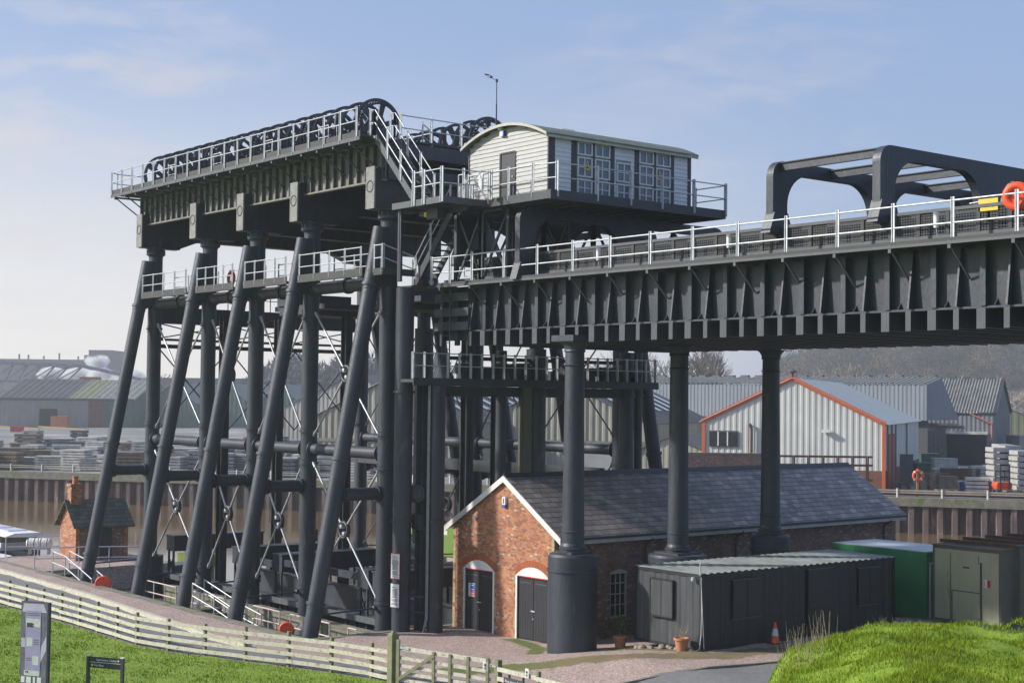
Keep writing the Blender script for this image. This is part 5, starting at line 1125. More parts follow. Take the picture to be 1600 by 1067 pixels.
# pots
for i,(x,y,lab,s) in enumerate(((10.35,3.1,'terracotta pot with leafy green shrub beside grey end of the cabin',1.0),(13.5,3.0,'terracotta pot with dry bare stems at the cabin corner',1.0))):
    g_=gz(x,y); t=thing('plant_pot',lab,'plant pot',(x,y,g_)); m=MB(); m.lathe((0,0,0),[(0,0),(.17,0),(.23,.36),(.27,.37),(.27,.44),(.23,.44),(.21,.4),(0,.38)],24); m.build('pot',m_terra,t)
    if i==0:
        m=MB()
        for k in range(9): a=random.uniform(0,6.3); m.pipe([(0,0,.38),(.08*math.cos(a),.08*math.sin(a),.7),(.18*math.cos(a),.18*math.sin(a),random.uniform(.8,1.1))],.01,4)
        m.build('stem',m_dryst,t); m=MB()
        for k in range(420):
            a=random.uniform(0,6.3); r=random.uniform(.02,.24); z=random.uniform(.5,1.12); p=Vector((r*math.cos(a),r*math.sin(a),z)); q=Vector((random.gauss(0,1),random.gauss(0,1),random.gauss(0,.6))).normalized(); e=q.cross(Vector((.3,.2,1))).normalized(); m.add([p,p+q*.05+e*.022,p+q*.10,p+q*.05-e*.022],[(0,1,2,3)])
        m.build('leaves',m_leaf,t)
    else:
        m=MB()
        for k in range(16): a=random.uniform(0,6.3); r=random.uniform(.08,.25); m.pipe([(0.04*math.cos(a),.04*math.sin(a),.38),(r*.6*math.cos(a),r*.6*math.sin(a),.6),(r*math.cos(a),r*math.sin(a),random.uniform(.65,.95))],.006,4)
        m.build('stem',m_dryst,t)
grp='rubble stones at foot of the grey cabin end'
for i in range(16):
    x=10.9+2.9*i/15+random.gauss(0,.05); y=3.1+random.gauss(0,.1); z=gz(x,y); m=MB((x,y,z)); rr=random.uniform(.07,.16)
    m.lathe((x,y,z),[(0,-.02),(rr,0),(rr*random.uniform(.8,1.1),rr*.5),(rr*.5,rr*.85),(0,rr*.9)],7); o=m.build('rubble_stone',m_stone); o.location=(x,y,z); tag(o,'rough buff stone in the row along the foot of the grey cabin end','stone',grp)
# lifebuoys by the path
for i,(x,y,lab) in enumerate(((-17.9,-3.9,'round orange lifebuoy housing by the path below the small brick hut'),(-1.05,-3.75,'round orange lifebuoy housing at the foot of front leg nearest the notices'))):
    t=thing('lifebuoy_station',lab,'lifebuoy',(x,y,.1),.9); m=MB(); ax=(.35,-1,.0); q=(1,.72)[i]; m.tube((0,.07,0),(0,-.07,0),.38*q,n=28); m.torus((0,-.05,0),(0,1,0),.34*q,.055,28,8); m.build('case',m_orange,t); m=MB(); m.box(-.04,.04,.02,.1,-1.25,0); m.build('post',m_edge,t)
# left railings by the hut
LR=thing('quay_railing','grey tubular railing round the top of dock near the small brick hut','railing',(-25,-1.5,0))
def tr(P,lp=True):
    m=MB(LR.location); P=[Vector(p) for p in P]
    for rz in (1.05,.5): m.pipe([p+Vector((0,0,rz)) for p in P],.03,8)
    r_=m.build('handrail',m_galv,LR)
    for p in P: mm=MB(LR.location); mm.tube(p,p+Vector((0,0,1.06)),.028,n=8); mm.lathe(p,[(.08,0),(.08,.03),(.03,.05)],10); mm.build('post',m_galv,r_)
tr([(-26.6,-3.9,0),(-25.9,-1.8,0),(-25.3,-.4,0),(-24.6,1.0,0)]); tr([(-24.5,-3.75,0),(-22.9,-3.75,-.1),(-21.2,-3.75,-.5),(-19.6,-3.75,-.9)]); tr([(-24.2,-3.0,0),(-22.4,-3.0,-.2),(-20.6,-3.0,-.7),(-19.0,-3.0,-1.1)])
tr([(-33.2,-3.0,0),(-32.6,-1.4,0),(-32.1,.2,0),(-31.9,1.2,0)])
m=MB(LR.location)
for k in range(8): m.box(-24.6+k*.6,-24+k*.6,-3.9,-2.9,-1.3,-.08-k*.14)
m.build('dock_steps',m_floor,LR)
t=thing('timber_gate','dark four bar timber gate at far left beside the quay railing','gate',(-33.6,-5,0)); m=MB()
for z in (.25,.5,.78,1.02): m.beam((-.2,-1.2,z),(.3,1.1,z),.05,.08)
m.build('bar',m_wood,t); m=MB(); m.box(-.28,-.12,-1.3,-1.15,0,1.3); m.box(.24,.38,1.1,1.25,0,1.35); m.build('post',m_ink,t)
# raft canister
p=W(-26.4,85); t=thing('raft_canister','white ribbed cylindrical canister on a low stand by the quay railing','canister',(p.x,p.y,0),math.atan2(Rh.y,Rh.x)); m=MB()
m.lathe((-.72,0,.62),[(0,0),(.2,.02),(.29,.12),(.29,.3),(.265,.33),(.29,.36),(.29,.68),(.265,.71),(.29,.74),(.29,1.06),(.265,1.09),(.29,1.12),(.29,1.3),(.2,1.4),(0,1.43)],20,(1,0,0)); m.build('body',m_white,t)
m=MB(); m.box(-.55,-.49,-.25,.25,0,.35); m.box(.5,.56,-.25,.25,0,.35); m.box(-.55,.56,-.22,-.16,.28,.34); m.build('stand',m_galv,t)
m=MB()
for k in range(4): m.lathe((-.62+k*.36,0,.62),[(.3,0),(.3,.04)],20,(1,0,0))
m.build('strap',m_ink,t)
# trip boat
BT=thing('trip_boat','long low white roofed trip boat moored beyond the quay at far left','boat',(-62,6.2,-3)); b0=(-62,6.2,-3)
m=MB(b0); m.prism([(-72,4.8,-3.2),(-56,4.8,-3.2),(-54,6.3,-3.2),(-56,7.8,-3.2),(-72,7.8,-3.2)],(0,0,1.1)); m.build('hull',m_ink,BT)
m=MB(b0); m.box(-72,-56,4.95,7.65,-2.1,-1.55); m.build('cabin_side',m_white,BT); m=MB(b0); m.box(-72,-56.2,4.97,7.63,-1.55,-1.02); m.build('window_band',m_glassd,BT)
m=MB(b0); m.prism([(-72,4.7,-1.02),(-72,7.9,-1.02),(-72,7.2,-.8),(-72,5.4,-.8)],(17.4,0,0)); m.build('roof',m_white,BT)
m=MB(b0); 
for k in range(5): m.box(-70+k*2.9,-68+k*2.9,5.6,7.0,-.8,-.74)
m.build('roof_hatch',lg,BT)
t=thing('moored_boat','small pale fibreglass boat at the far left beside the trip boat','boat',(-55,3.2,-3)); m=MB(); m.prism([(-4,-1.1,0),(3,-1.1,0),(4.6,0,.1),(3,1.1,0),(-4,1.1,0)],(0,0,.95)); m.build('hull',m_white,t); m=MB(); m.prism([(-3,-.9,.95),(1.2,-.9,.95),(.6,-.8,1.75),(-2.8,-.8,1.75)],(0,1.7,0)); m.build('cabin',lg,t)
# drain covers, pit clutter
t=thing('rusty_trough','rusty iron trough lying on the low dock floor between the left legs','trough',(-15.9,-2.6,-1.15),.3); m=MB(); m.box(-.9,.9,-.3,-.24,0,.35); m.box(-.9,.9,.24,.3,0,.35); m.box(-.9,-.84,-.24,.24,0,.35); m.box(.84,.9,-.24,.24,0,.35); m.box(-.84,.84,-.24,.24,.02,.08); m.build('tray',m_rust,t)
t=thing('dark_dome','low dark dome on dock floor behind second leg from left','cover',(-13.2,-2.6,-1.15)); m=MB(); m.lathe((0,0,0),[(.7,0),(.65,.25),(.4,.45),(0,.5)],24); m.build('shell',m_iron2,t)
t=thing('mooring_dolphin','mossy green topped timber dolphin standing in the river behind the legs','mooring post',(-36,10,-3)); m=MB()
m.box(-1.0,1.0,-.8,.8,1.4,2.2); m.build('mossy_cap',pm('bright_moss',(.16,.2,.03),(.10,.13,.02),scale=2,rough=.95,bump=.5),t); m=MB()
for k in range(6): m.box(-.95+k*.34,-.72+k*.34,-.75,-.5,-1.5,1.4); m.box(-.95+k*.34,-.72+k*.34,.5,.75,-1.5,1.4)
m.build('pile',m_woodg,t)
for i,(x,y,lab) in enumerate(((-31.5,6.5,'square dark steel mooring box in river left of the green topped dolphin'),(-22.5,8.5,'square dark steel mooring box right of the green topped dolphin'))):
    t=thing('mooring_box',lab,'mooring post',(x,y,-4)); m=MB(); m.box(-.75,.75,-.75,.75,0,3.1 if i==0 else 4.3); m.build('body',m_iron2,t); m=MB(); m.box(-.8,.8,-.8,.8,3.1 if i==0 else 4.3,3.2 if i==0 else 4.4); m.build('lid',m_edge,t)
# bare saplings poking up over the bank
def twig(m,p,d,l,r,depth):
    q=p+d*l; m.tube(p,q,r,r*.6,n=4,cap=False)
    if depth:
        for k in range(random.choice((2,3))):
            e=(d+Vector((random.gauss(0,.45),random.gauss(0,.45),random.gauss(.05,.3)))).normalized(); twig(m,p+d*l*random.uniform(.45,1),e,l*random.uniform(.55,.8),r*.6,depth-1)
for i,(u,v_,lab) in enumerate(((1375,.3,'bare twiggy sapling at the end of the black cabin'),(1500,.5,'bare sapling in front of the olive cabin door'),(1535,-.4,'arching bare sapling reaching toward the wheelie bin'))):
    D=36+i; p=W((u-800)/2354*D,D); p.z=gz(p.x,p.y)-.1; t=thing('bare_sapling',lab,'sapling',p); m=MB()
    for k in range(3): twig(m,Vector((random.gauss(0,.1),random.gauss(0,.1),0)),(Vector((0,0,1))+Rh*random.gauss(v_*.5,.4)).normalized(),.65,.012,3)
    m.build('stem',m_dryst,t)
# ================================================================ SHEDS ACROSS THE RIVER
def sheet(name,c1,c2=None,**k): return pm(name,c1,c2 or tuple(x*.82 for x in c1),scale=.5,rough=.6,stretch=(1,1,.4),**k)
m_shw=sheet('pale_grey_sheeting',(.60,.61,.56)); m_shroof=sheet('pale_roof_sheeting',(.48,.51,.49),c3=(.32,.35,.34),s3=.5,t3=.6); m_shb=sheet('blue_grey_sheeting',(.19,.22,.25)); m_shb2=sheet('slate_blue_sheeting',(.20,.215,.235))
m_asb=sheet('asbestos_roof',(.28,.27,.235),(.19,.185,.16)); m_asbd=sheet('dark_asbestos_roof',(.105,.105,.10),(.07,.07,.068)); m_beige=sheet('beige_sheeting',(.37,.355,.29),(.25,.24,.19)); m_skl=pm('rooflight_sheet',(.62,.66,.70),(.5,.54,.58),scale=2,rough=.3)
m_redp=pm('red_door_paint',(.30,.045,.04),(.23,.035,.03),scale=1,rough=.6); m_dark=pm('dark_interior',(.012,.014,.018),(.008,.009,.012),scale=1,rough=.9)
m_green=sheet('green_sheeting',(.055,.13,.095),(.04,.10,.075)); m_greng=sheet('mossy_sheet_roof',(.23,.25,.12),(.19,.20,.11)); m_grysh=sheet('grey_render',(.30,.29,.265)); m_rb=pm('red_brown_brick_far',(.20,.09,.06),(.15,.07,.05),scale=1,rough=.9); m_ored=pm('orange_container',(.55,.17,.07),(.45,.13,.05),scale=1,rough=.7)
def S2(s,D): return Rh*s+Fh*D
def shed(name,label,s,D,dirL,w,length,zb,ze,zr,mw,mr,ms=None,pitch=.6,dep=.038,cat='shed',trim=None,plinth=None,left=None):
    e2=S2(*dirL).normalized(); e1=Vector((-e2.y,e2.x,0)); 
    if e1.dot(Rh)>0: e1=-e1            # toward the left of the photo
    P=W(s,D); P.z=0; o=P+Vector((0,0,zb)); t=thing(name,label,cat,o)
    top=lambda x: ze+(zr-ze)*(1-abs(x-w/2)/(w/2))-zb
    z0=plinth or 0
    m=MB(o); m.corr(o,e1,z0,lambda x:top(x),w,pitch,dep,-e2); m.build('gable_wall',mw,t)
    m=MB(o); m.corr(o+e2*length,e1,0,lambda x:top(x),w,pitch,dep,e2); m.corr(o+e1*w,e2,0,ze-zb,length,pitch,dep,e1); m.build('rear_wall',mw,t)
    m=MB(o); m.corr(o,e2,z0,ze-zb,length,pitch,dep,-e1); m.build('side_wall',ms or mw,t)
    if plinth:
        m=MB(o); m.obox(o+e1*w/2+Vector((0,0,z0/2)),e1*w/2,e2*.12,(0,0,z0/2)); m.obox(o+e2*length/2+Vector((0,0,z0/2)),e2*length/2,e1*.12,(0,0,z0/2)); m.build('plinth',m_rb,t)
    sl=math.hypot(w/2,zr-ze); apex=o+e1*w/2+Vector((0,0,zr-zb+.06))
    for k,sgn in enumerate((-1,1)):
        down=(e1*(sgn*w/2)+Vector((0,0,ze-zr))).normalized(); nn=e2.cross(down); nn=nn if nn.z>0 else -nn
        m=MB(o); m.corr(apex-e2*.3,e2,0,sl+.35,length+.6,pitch*1.1,dep,nn,v1=down); m.build('roof',mr,t)
    if trim:
        m=MB(o); f=-e2*.16
        m.beam(o+f+Vector((0,0,ze-zb)),apex+f,.08,.42); m.beam(o+e1*w+f+Vector((0,0,ze-zb)),apex+f,.08,.42); m.beam(o+f*.9+e1*.15,o+f*.9+e1*.15+Vector((0,0,ze-zb)),.32,.10,e2); m.beam(o+f*.9+e1*(w-.15),o+f*.9+e1*(w-.15)+Vector((0,0,ze-zb)),.32,.1,e2); m.build('trim',trim,t)
    return t,o,e1,e2,top
def wallbox(name,o,e1,e2,x,z,wd_,h,mt,t,out=.12,th=.06): # a flat piece standing on the gable wall
    m=MB(o); m.obox(o+e1*(x+wd_/2)-e2*out+Vector((0,0,z+h/2)),e1*wd_/2,e2*th,(0,0,h/2)); return m.build(name,mt,t)
t,o,e1,e2,top=shed('gabled_shed','pale grey corrugated shed with orange edged gable facing the river',36,145,(12.7,35),17.9,36,.5,7.0,11.3,m_shw,m_shroof,trim=m_trimor,plinth=2.0)
w_=wallbox('window',o,e1,e2,14.3,4.0,2.9,1.6,m_edge,t); 
for q in (14.45,15.4,16.35): wallbox('pane',o,e1,e2,q,4.12,.75,1.36,m_glassd,w_,out=.2,th=.03)
wallbox('window_bar',o,e1,e2,15.25,4.1,.12,1.4,m_white,w_,out=.22,th=.03); wallbox('window_bar',o,e1,e2,16.2,4.1,.12,1.4,m_white,w_,out=.22,th=.03)
m=MB(o); p=o+e1*12.9-e2*.3; m.tube(p+Vector((0,0,1.6)),p+Vector((0,0,5.9)),.13,n=8); m.tube(p+Vector((0,0,5.9)),p+Vector((0,0,6.3))+e1*.2,.16,n=8); m.build('flue',m_rust,t)
wallbox('lamp',o,e1,e2,5.2,5.6,.8,.25,m_white,t,out=.35,th=.2); wallbox('orange_rail',o,e1,e2,13.6,1.9,3.2,.22,m_trimor,t,out=.2)
m=MB(o); p=o+e1*8.95+Vector((0,0,10.9)); m.tube(p,p+Vector((0,0,.5)),.12,n=8); m.lathe(p,[(.4,.5),(.45,.62),(.2,.8),(0,.85)],12); m.build('roof_vent',m_edge,t)
for a,b in ((1.2,4.0),(4.8,7.6)):
    m=MB(o); c_=o+e2*(a+b)/2+Vector((0,0,2.9)); m.obox(c_-e1*.14,e2*(b-a)/2,e1*.05,(0,0,2.6)); m.build('door',m_redp,t)
for q in (.5,4.4,8.2,20): m=MB(o); m.obox(o+e2*q-e1*.16+Vector((0,0,3.2)),e2*.12,e1*.06,(0,0,3.2)); m.build('door_post',m_edge,t)
# blue shed on the right with dark doorway
t,o,e1,e2,top=shed('gabled_shed','blue grey shed with wide dark doorway and ribbed asbestos roof at far right',66.9,209,(.42,.907),9.9,17.8,.5,7.8,7.9,m_shb2,m_asb)
for c_ in list(t.children):
    if c_.name.startswith('roof') or c_.name.startswith('gable') or c_.name.startswith('rear'): bpy.data.objects.remove(c_)
m=MB(o); m.corr(o,e1,0,7.3,21,.6,.05,-e2); m.build('front_wall',m_shb2,t)
m=MB(o); m.corr(o,e2,0,lambda x:7.3+4.7*(1-abs(x-9)/9),18,.6,.09,-e1); m.build('end_wall',m_shb2,t)
for dn,b_ in ((-e2,0),(e2,1)):
    down=(dn*9+Vector((0,0,-4.7))).normalized(); nn=e1.cross(down); nn=nn if nn.z>0 else -nn
    m=MB(o); m.corr(o+e2*9+Vector((0,0,12.1))-e1*.4,e1,0,10.5,23,.42,.16,nn,v1=down); m.build('roof',m_asb,t)
for k in range(12): m=MB(o); c_=o+e2*9+e1*(1.2+k*1.9)+Vector((0,0,12.3)); m.obox(c_,e1*.45,e2*.3,(0,0,.16)); m.build('ridge_vent',m_edge,t)
m=MB(o); m.beam(o+e2*-.3-e1*.2+Vector((0,0,7.2)),o+e2*9-e1*.2+Vector((0,0,12.1)),.15,.5); m.beam(o+e2*18.3-e1*.2+Vector((0,0,7.2)),o+e2*9-e1*.2+Vector((0,0,12.1)),.15,.5); m.build('barge_board',m_ink,t)
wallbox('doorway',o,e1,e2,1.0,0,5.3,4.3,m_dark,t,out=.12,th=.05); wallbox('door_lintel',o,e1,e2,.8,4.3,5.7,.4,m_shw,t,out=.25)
wallbox('wall_base',o,e1,e2,.0,0,1.0,2.6,m_concrete,t,out=.14); wallbox('wall_base',o,e1,e2,6.3,0,1.1,2.6,m_concrete,t,out=.14); wallbox('door_track',o,e1,e2,4.6,5.5,5.0,.3,m_edge,t,out=.3)
m=MB(o); m.pipe([o+e1*3.2-e2*.4+Vector((0,0,7.2)),o+e1*.2-e2*.4+Vector((0,0,5.8)),o+e1*.2-e2*.4+Vector((0,0,.2))],.13); m.build('drainpipe',pm('salmon_pipe',(.5,.17,.1),(.42,.13,.08),scale=2,rough=.6),t)
# long clerestory shed
A=W(54.8,200); B=W(4,240); o=Vector((A.x,A.y,.5)); t=thing('long_shed','long blue grey shed with row of ridge vents behind the orange edged one','shed',o); u=(B-A).normalized(); n_=Vector((-u.y,u.x,0)); n_=n_ if n_.dot(Fh)<0 else -n_; Lh=(B-A).length
m=MB(o); m.corr(o+Vector((0,0,6.3)),u,0,4.7,Lh,.6,.05,n_); m.build('upper_wall',m_shb,t)
m=MB(o); m.obox(o+u*Lh/2-n_*1.2+Vector((0,0,3.1)),u*Lh/2,n_*.1,(0,0,3.1)); m.build('lower_wall',m_ink,t)
m=MB(o); dn=(n_*5+Vector((0,0,-.9))).normalized(); nn=u.cross(dn); nn=nn if nn.z>0 else -nn
m.corr(o-n_*5+Vector((0,0,12.0)),u,0,5.3,Lh,.8,.14,nn,v1=dn); m.build('roof',m_asb,t)
for k in range(int(Lh/2.4)): m=MB(o); m.obox(o-n_*5+u*(1+k*2.4)+Vector((0,0,12.2)),u*.6,n_*.35,(0,0,.18)); m.build('ridge_vent',m_edge,t)
m=MB(o); m.prism([o+Vector((0,0,6.3)),o+Vector((0,0,11.0)),o-n_*5+Vector((0,0,12)),o-n_*11+Vector((0,0,6.3))],-u*.3); m.build('end_wall',m_shb,t)
# two beige gabled sheds with dark roofs
for (s,D,w,lab) in ((14.8,165.5,19.5,'beige striped shed with white rooflights, the right one behind the lift legs'),(-4.2,161,19.5,'beige striped shed with white rooflights, the left one behind the lift legs')):
    t,o,e1,e2,top=shed('gabled_shed',lab,s,D,(12.7,35),w,32,.5,6.4,11.0,m_beige,m_asbd,pitch=.75,dep=.12)
    sl=math.hypot(w/2,4.6); down=(-e1*(w/2)+Vector((0,0,-4.6))).normalized(); m=MB(o)
    ap=o+e1*w/2+Vector((0,0,10.75)); nn=e2.cross(down); nn=nn if nn.z>0 else -nn
    for k in range(7): m.obox(ap+e2*(2.5+k*4)+down*(sl*.5)+nn*.16,e2*.55,down*sl*.28,nn*.03)
    m.build('rooflight',m_skl,t)
    wallbox('door_panel',o,e1,e2,3.0,0,6.0,3.4,pm('roller_door_grey',(.33,.34,.33),(.27,.28,.27),scale=1,rough=.5),t,out=.16); wallbox('gable_band',o,e1,e2,0,3.6,w,.35,m_concrete,t,out=.16)
t,o,e1,e2,top=shed('gabled_shed','low beige lean shed with dark roof tucked against the orange edged one',20.5,156,(12.7,35),8,14,.5,3.6,5.2,m_beige,m_asbd,pitch=.6)
# grey gable in the centre left
t,o,e1,e2,top=shed('gabled_shed','light grey gabled shed with red framed doorway beyond the front legs',-16,278,(12.7,35),29,40,.5,7.0,13.0,m_grysh,m_asbd,pitch=.9,dep=.08)
m=MB(o)
for q in (15.5,24.5): m.obox(o+e1*q-e2*.3+Vector((0,0,2.2)),e1*.35,e2*.15,(0,0,2.2))
m.obox(o+e1*20-e2*.3+Vector((0,0,4.5)),e1*4.85,e2*.15,(0,0,.35)); m.build('red_door_frame',pm('bright_red_paint',(.6,.035,.04),(.5,.03,.03),scale=1,rough=.5),t)
wallbox('doorway',o,e1,e2,15.9,0,8.3,4.1,m_edge,t,out=.16)
# green sheds at left
t=thing('long_shed','long low shed at left with grey, mossy green and brown roof sheets and dark doorway','shed',W(-96,384,.5)); o=t.location.copy(); A=W(-127,372,.5); u=(o-A).normalized(); n_=Vector((u.y,-u.x,0)); n_=n_ if n_.dot(Fh)<0 else -n_; Lh=(o-A).length
segw=[(0,.66,m_grysh,'grey_wall'),(.66,.78,m_rb,'brick_wall'),(.78,1,m_green,'green_wall')]
for a,b,mt,nm in segw: m=MB(o); m.corr(A+u*Lh*a,u,0,6.9,Lh*(b-a),1.2,.05,n_); m.build(nm,mt,t)
for a,b,mt,nm in ((0,.5,m_asbd,'grey_roof'),(.5,.68,m_greng,'mossy_roof'),(.68,1,m_asb,'brown_roof')):
    dn=(n_*11-u*7+Vector((0,0,-5.2))).normalized(); nn=u.cross(dn); nn=nn if nn.z>0 else -nn
    m=MB(o); m.corr(A-n_*11+u*7+Vector((0,0,12.1))+u*Lh*a,u,0,14.4,Lh*(b-a),1.6,.05,nn,v1=dn); m.build(nm,mt,t)
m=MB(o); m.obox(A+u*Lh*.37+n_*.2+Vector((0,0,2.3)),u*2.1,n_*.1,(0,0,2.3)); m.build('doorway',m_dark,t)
m=MB(o); m.prism([o,o+Vector((0,0,6.9)),o-n_*11+u*7+Vector((0,0,12.1)),o-n_*22+u*14+Vector((0,0,6.9)),o-n_*22+u*14],-u*.3); m.build('end_wall',m_green,t)
m=MB(o); m.obox(A+u*Lh*.5+n_*.2+Vector((0,0,7.1)),u*Lh*.5,n_*.25,(0,0,.2)); m.build('gutter',m_edge,t)
for (s,D,w,zr,lab) in ((-82,392,13,12,'green gabled shed just right of the long mottled roof shed'),(-69,398,13,12,'green gabled shed second to the right of the long mottled roof shed'),(-56,404,13,12,'green gabled shed third to the right of the long mottled roof shed')):
    shed('green_shed',lab,s,D,(.1,1),w,40,.5,6.8,zr,m_green,m_asb,pitch=1.2,dep=.1)
def box_thing(name,label,cat,s,D,w,d,h,mt,z=.5,rz=None,group=None,extra=None):
    p=W(s,D,z); t=thing(name,label,cat,p,math.atan2(Rh.y,Rh.x) if rz is None else rz,group); m=MB(); m.box(-w/2,w/2,-d/2,d/2,0,h-.06); m.build('body',mt,t); m=MB(); m.box(-w/2-.05,w/2+.05,-d/2-.05,d/2+.05,h-.06,h); m.build('lid',mt if extra is None else extra,t); return t
box_thing('shipping_container','orange container beside the dark doorway of the long mottled roof shed','container',-110.5,370,4,3,2.9,m_ored); box_thing('shipping_container','dull red container at the far left of the yard','container',-124,350,4.4,3,2.6,m_rb); box_thing('skip','small bright red skip in the left yard','skip',-108,330,2.4,2,1.2,m_red); box_thing('skip','blue skip left of the bright red one','skip',-114,322,2.6,2,1.6,pm('faded_blue',(.07,.11,.2),(.05,.08,.15),scale=1,rough=.7))
for (a,b,lab) in ((-108,-96,'long yellow beam on the left yard nearest the green wall'),(-118,-106,'long yellow beam on the left yard behind the skips')):
    p=W(a,345,.5); q=W(b,340,.5); t=thing('yellow_beam',lab,'beam',p); m=MB(p); m.beam(p+Vector((0,0,.9)),q+Vector((0,0,.5)),.2,.28); m.build('bar',pm('dull_yellow',(.45,.33,.08),(.38,.27,.06),scale=1,rough=.7),t); m=MB(p); m.box(p.x-.2,p.x+.2,p.y-.2,p.y+.2,.5,1.1); m.build('support',m_edge,t)
box_thing('portable_shed','dark green container in front of the blue grey shed','container',51.5,186,2.5,2.5,2.4,pm('dark_green_steel',(.035,.085,.065),(.028,.07,.052),scale=1,rough=.6))
t=box_thing('block_wall_shed','low grey flat roofed store at far right','shed',75,212,9,6,4.2,m_grysh)
t,o,e1,e2,top=shed('far_shed','pale greenish shed far beyond the blue one at the right edge','far shed' and 92,262,(.2,.98),14,30,.5,6,9,m_greng,m_skl,pitch=1.2)
# stacks in the yard
m_lint=pm('concrete_lintel',(.58,.56,.51),(.36,.35,.32),scale=1.2,rough=.9); m_lint2=pm('grey_stack',(.36,.36,.36),(.2,.2,.205),scale=1.2,rough=.9)
def lintels(s,D,w,d,h,layers,mt,lab,grp,rz=0,mtop=None):
    p=W(s,D,.5); t=thing('lintel_stack',lab,'stack',p,math.atan2(Rh.y,Rh.x)+rz,grp); m=MB(); lh=h/layers
    for k in range(layers):
        jx=random.gauss(0,.03); n=max(2,int(d/.45))
        m.box(-w/2+jx,w/2+jx,-d/2,d/2,k*lh+lh*.28,(k+1)*lh-.002)
    m.build('lintels',mt,t); m=MB()
    for k in range(layers):
        for q in (-.38,.38): m.box(w*q-.06,w*q+.06,-d/2+.02,d/2-.02,k*lh,k*lh+lh*.28)
    m.build('spacers',m_palw,t); return t
kinds=['pale concrete lintel stack in the left yard beyond the river wall','grey bundled stack in the left yard beyond the river wall','brown timber stack in the left yard beyond the river wall','dark bundled stack in the left yard beyond the river wall']
grps=['pale stacks in the left yard','grey stacks in the left yard','brown timber stacks in the left yard','dark stacks in the left yard']; m_drk=pm('dark_stack',(.12,.13,.15),(.07,.075,.09),scale=1,rough=.9)
random.seed(5)
for row,(D,n) in enumerate(((0,21),(0,21),(0,20),(0,18),(0,16),(0,14),(0,12),(0,10))):
    for k in range(n):
        u=-10+k*(680/n)+random.uniform(-8,8); s=(u-800)/2354*D
        D2=165-(u/1500)*30+4.5+row*7+max(0,row-3)*9
        s=(u-800)/2354*D2
        if random.random()<.07: continue
        i=random.choice((0,0,1,2,3)); lintels(s,D2+random.uniform(-2,2),random.uniform(2.2,3.9),random.uniform(1.5,3.2),random.uniform(1.0,2.6),random.choice((4,5,6,8)),(m_lint,m_lint2,m_palw,m_drk)[i],kinds[i],grps[i],rz=random.uniform(-.25,.25))
def pallets(s,D,n,lab,rz=0,grp=None,w=1.25):
    p=W(s,D,.5); t=thing('pallet_stack',lab,'pallets',p,math.atan2(Rh.y,Rh.x)+rz,grp); m=MB()
    for k in range(n):
        z=k*.17; j=random.gauss(0,.03)
        for q in (-.5,0,.45): m.box(q*w-.05+j,q*w+.05+j,-.5,.5,z+.02,z+.12)
        for q in range(5): m.box(-.5*w+j,.5*w+j,-.5+q*.23,-.4+q*.23,z+.12,z+.15)
        m.box(-.5*w+j,.5*w+j,-.5,-.42,z,z+.02)
    m.build('pallets',m_palw,t); return t
def SU(u,D): return (u-800)/2354*D
for u,D,n,lab in ((1406,148,5,'short stack of brown pallets right of the shed corner'),(1453,146,11,'tall brown pallet stack just right of the lifebuoy post'),(1466,150,10,'brown pallet stack behind the pallets right of lifebuoy'),(1516,160,10,'pallet stack standing in front of the dark doorway'),(1557,146,5,'low pallet heap right of the blue drum'),(1537,150,5,'low pallet heap left of the fork truck'),(1530,170,9,'grey pallet stack further back near dark doorway'),(1495,168,7,'pallet stack behind the wooden crate'),(1480,142,3,'low pallets lying nearest the river railing'),(1587,142,3,'low pallet heap in front of the white blocks')):
    pallets(SU(u,D),D,n,lab,w=2.0,rz=random.uniform(-.1,.1))
for k,(u,D,h,lab) in enumerate(((1560,152,4.2,'white block stack behind the fork truck mast'),(1577,156,4.3,'white block stack just right of the fork truck'),(1597,149,4.0,'white block stack at the right edge of the photo'),(1568,172,4.0,'white block stack in back row behind the others'))):
    lintels(SU(u,D),D,1.7,2.6,h,7,pm('white_blocks',(.42,.42,.40),(.33,.33,.315),scale=1.5,rough=.9) if k==0 else bpy.data.materials['white_blocks'],lab,None)
for k,(u,D) in enumerate(((1500,176),(1518,182),(1540,166),(1484,172),(1548,178),(1470,166),(1526,146),(1492,150),(1508,166))):
    lintels(SU(u,D),D,random.uniform(1.6,2.6),1.8,random.uniform(.9,2.0),4,m_lint,'small grey lintel stack in the crowded right yard',None if False else 'small stacks in the right yard',rz=random.uniform(-.3,.3))
for u,D,w,h,lab,mt in ((1480,147,1.7,1.5,'wooden crate right of the tall pallet stacks',m_palw),(1492,158,2.6,1.8,'rusty brown bin of scrap in the right yard',m_rust),(1476,170,2.6,2.4,'grey crate with openings beside green container',m_lint),(1449,172,2.8,1.8,'green crate of stone in front of the green container',pm('dull_green',(.09,.2,.15),(.07,.15,.11),scale=1,rough=.7)),(1522,151,1.5,1.2,'rusty skip in the right yard behind the blue drum',m_rust),(1408,158,2.6,3.2,'grey mesh gate leaf by the red doors',m_edge)):
    box_thing('crate',lab,'crate',SU(u,D),D,w,1.6 if 'mesh' not in lab else .1,h,mt)
t=thing('blue_drum','bright blue drum in the right yard','drum',W(SU(1507,147),147,.5)); m=MB(); m.lathe((0,0,0),[(0,0),(.42,0),(.44,.06),(.42,.12),(.42,.8),(.44,.85),(.44,.95),(0,.96)],20); m.build('body',pm('blue_drum_paint',(.04,.14,.45),(.03,.11,.36),scale=2,rough=.5),t)
m=MB(); m.tube((0,0,.96),(.0,0,1.02),.2,n=12); m.build('lid',m_edge,t)
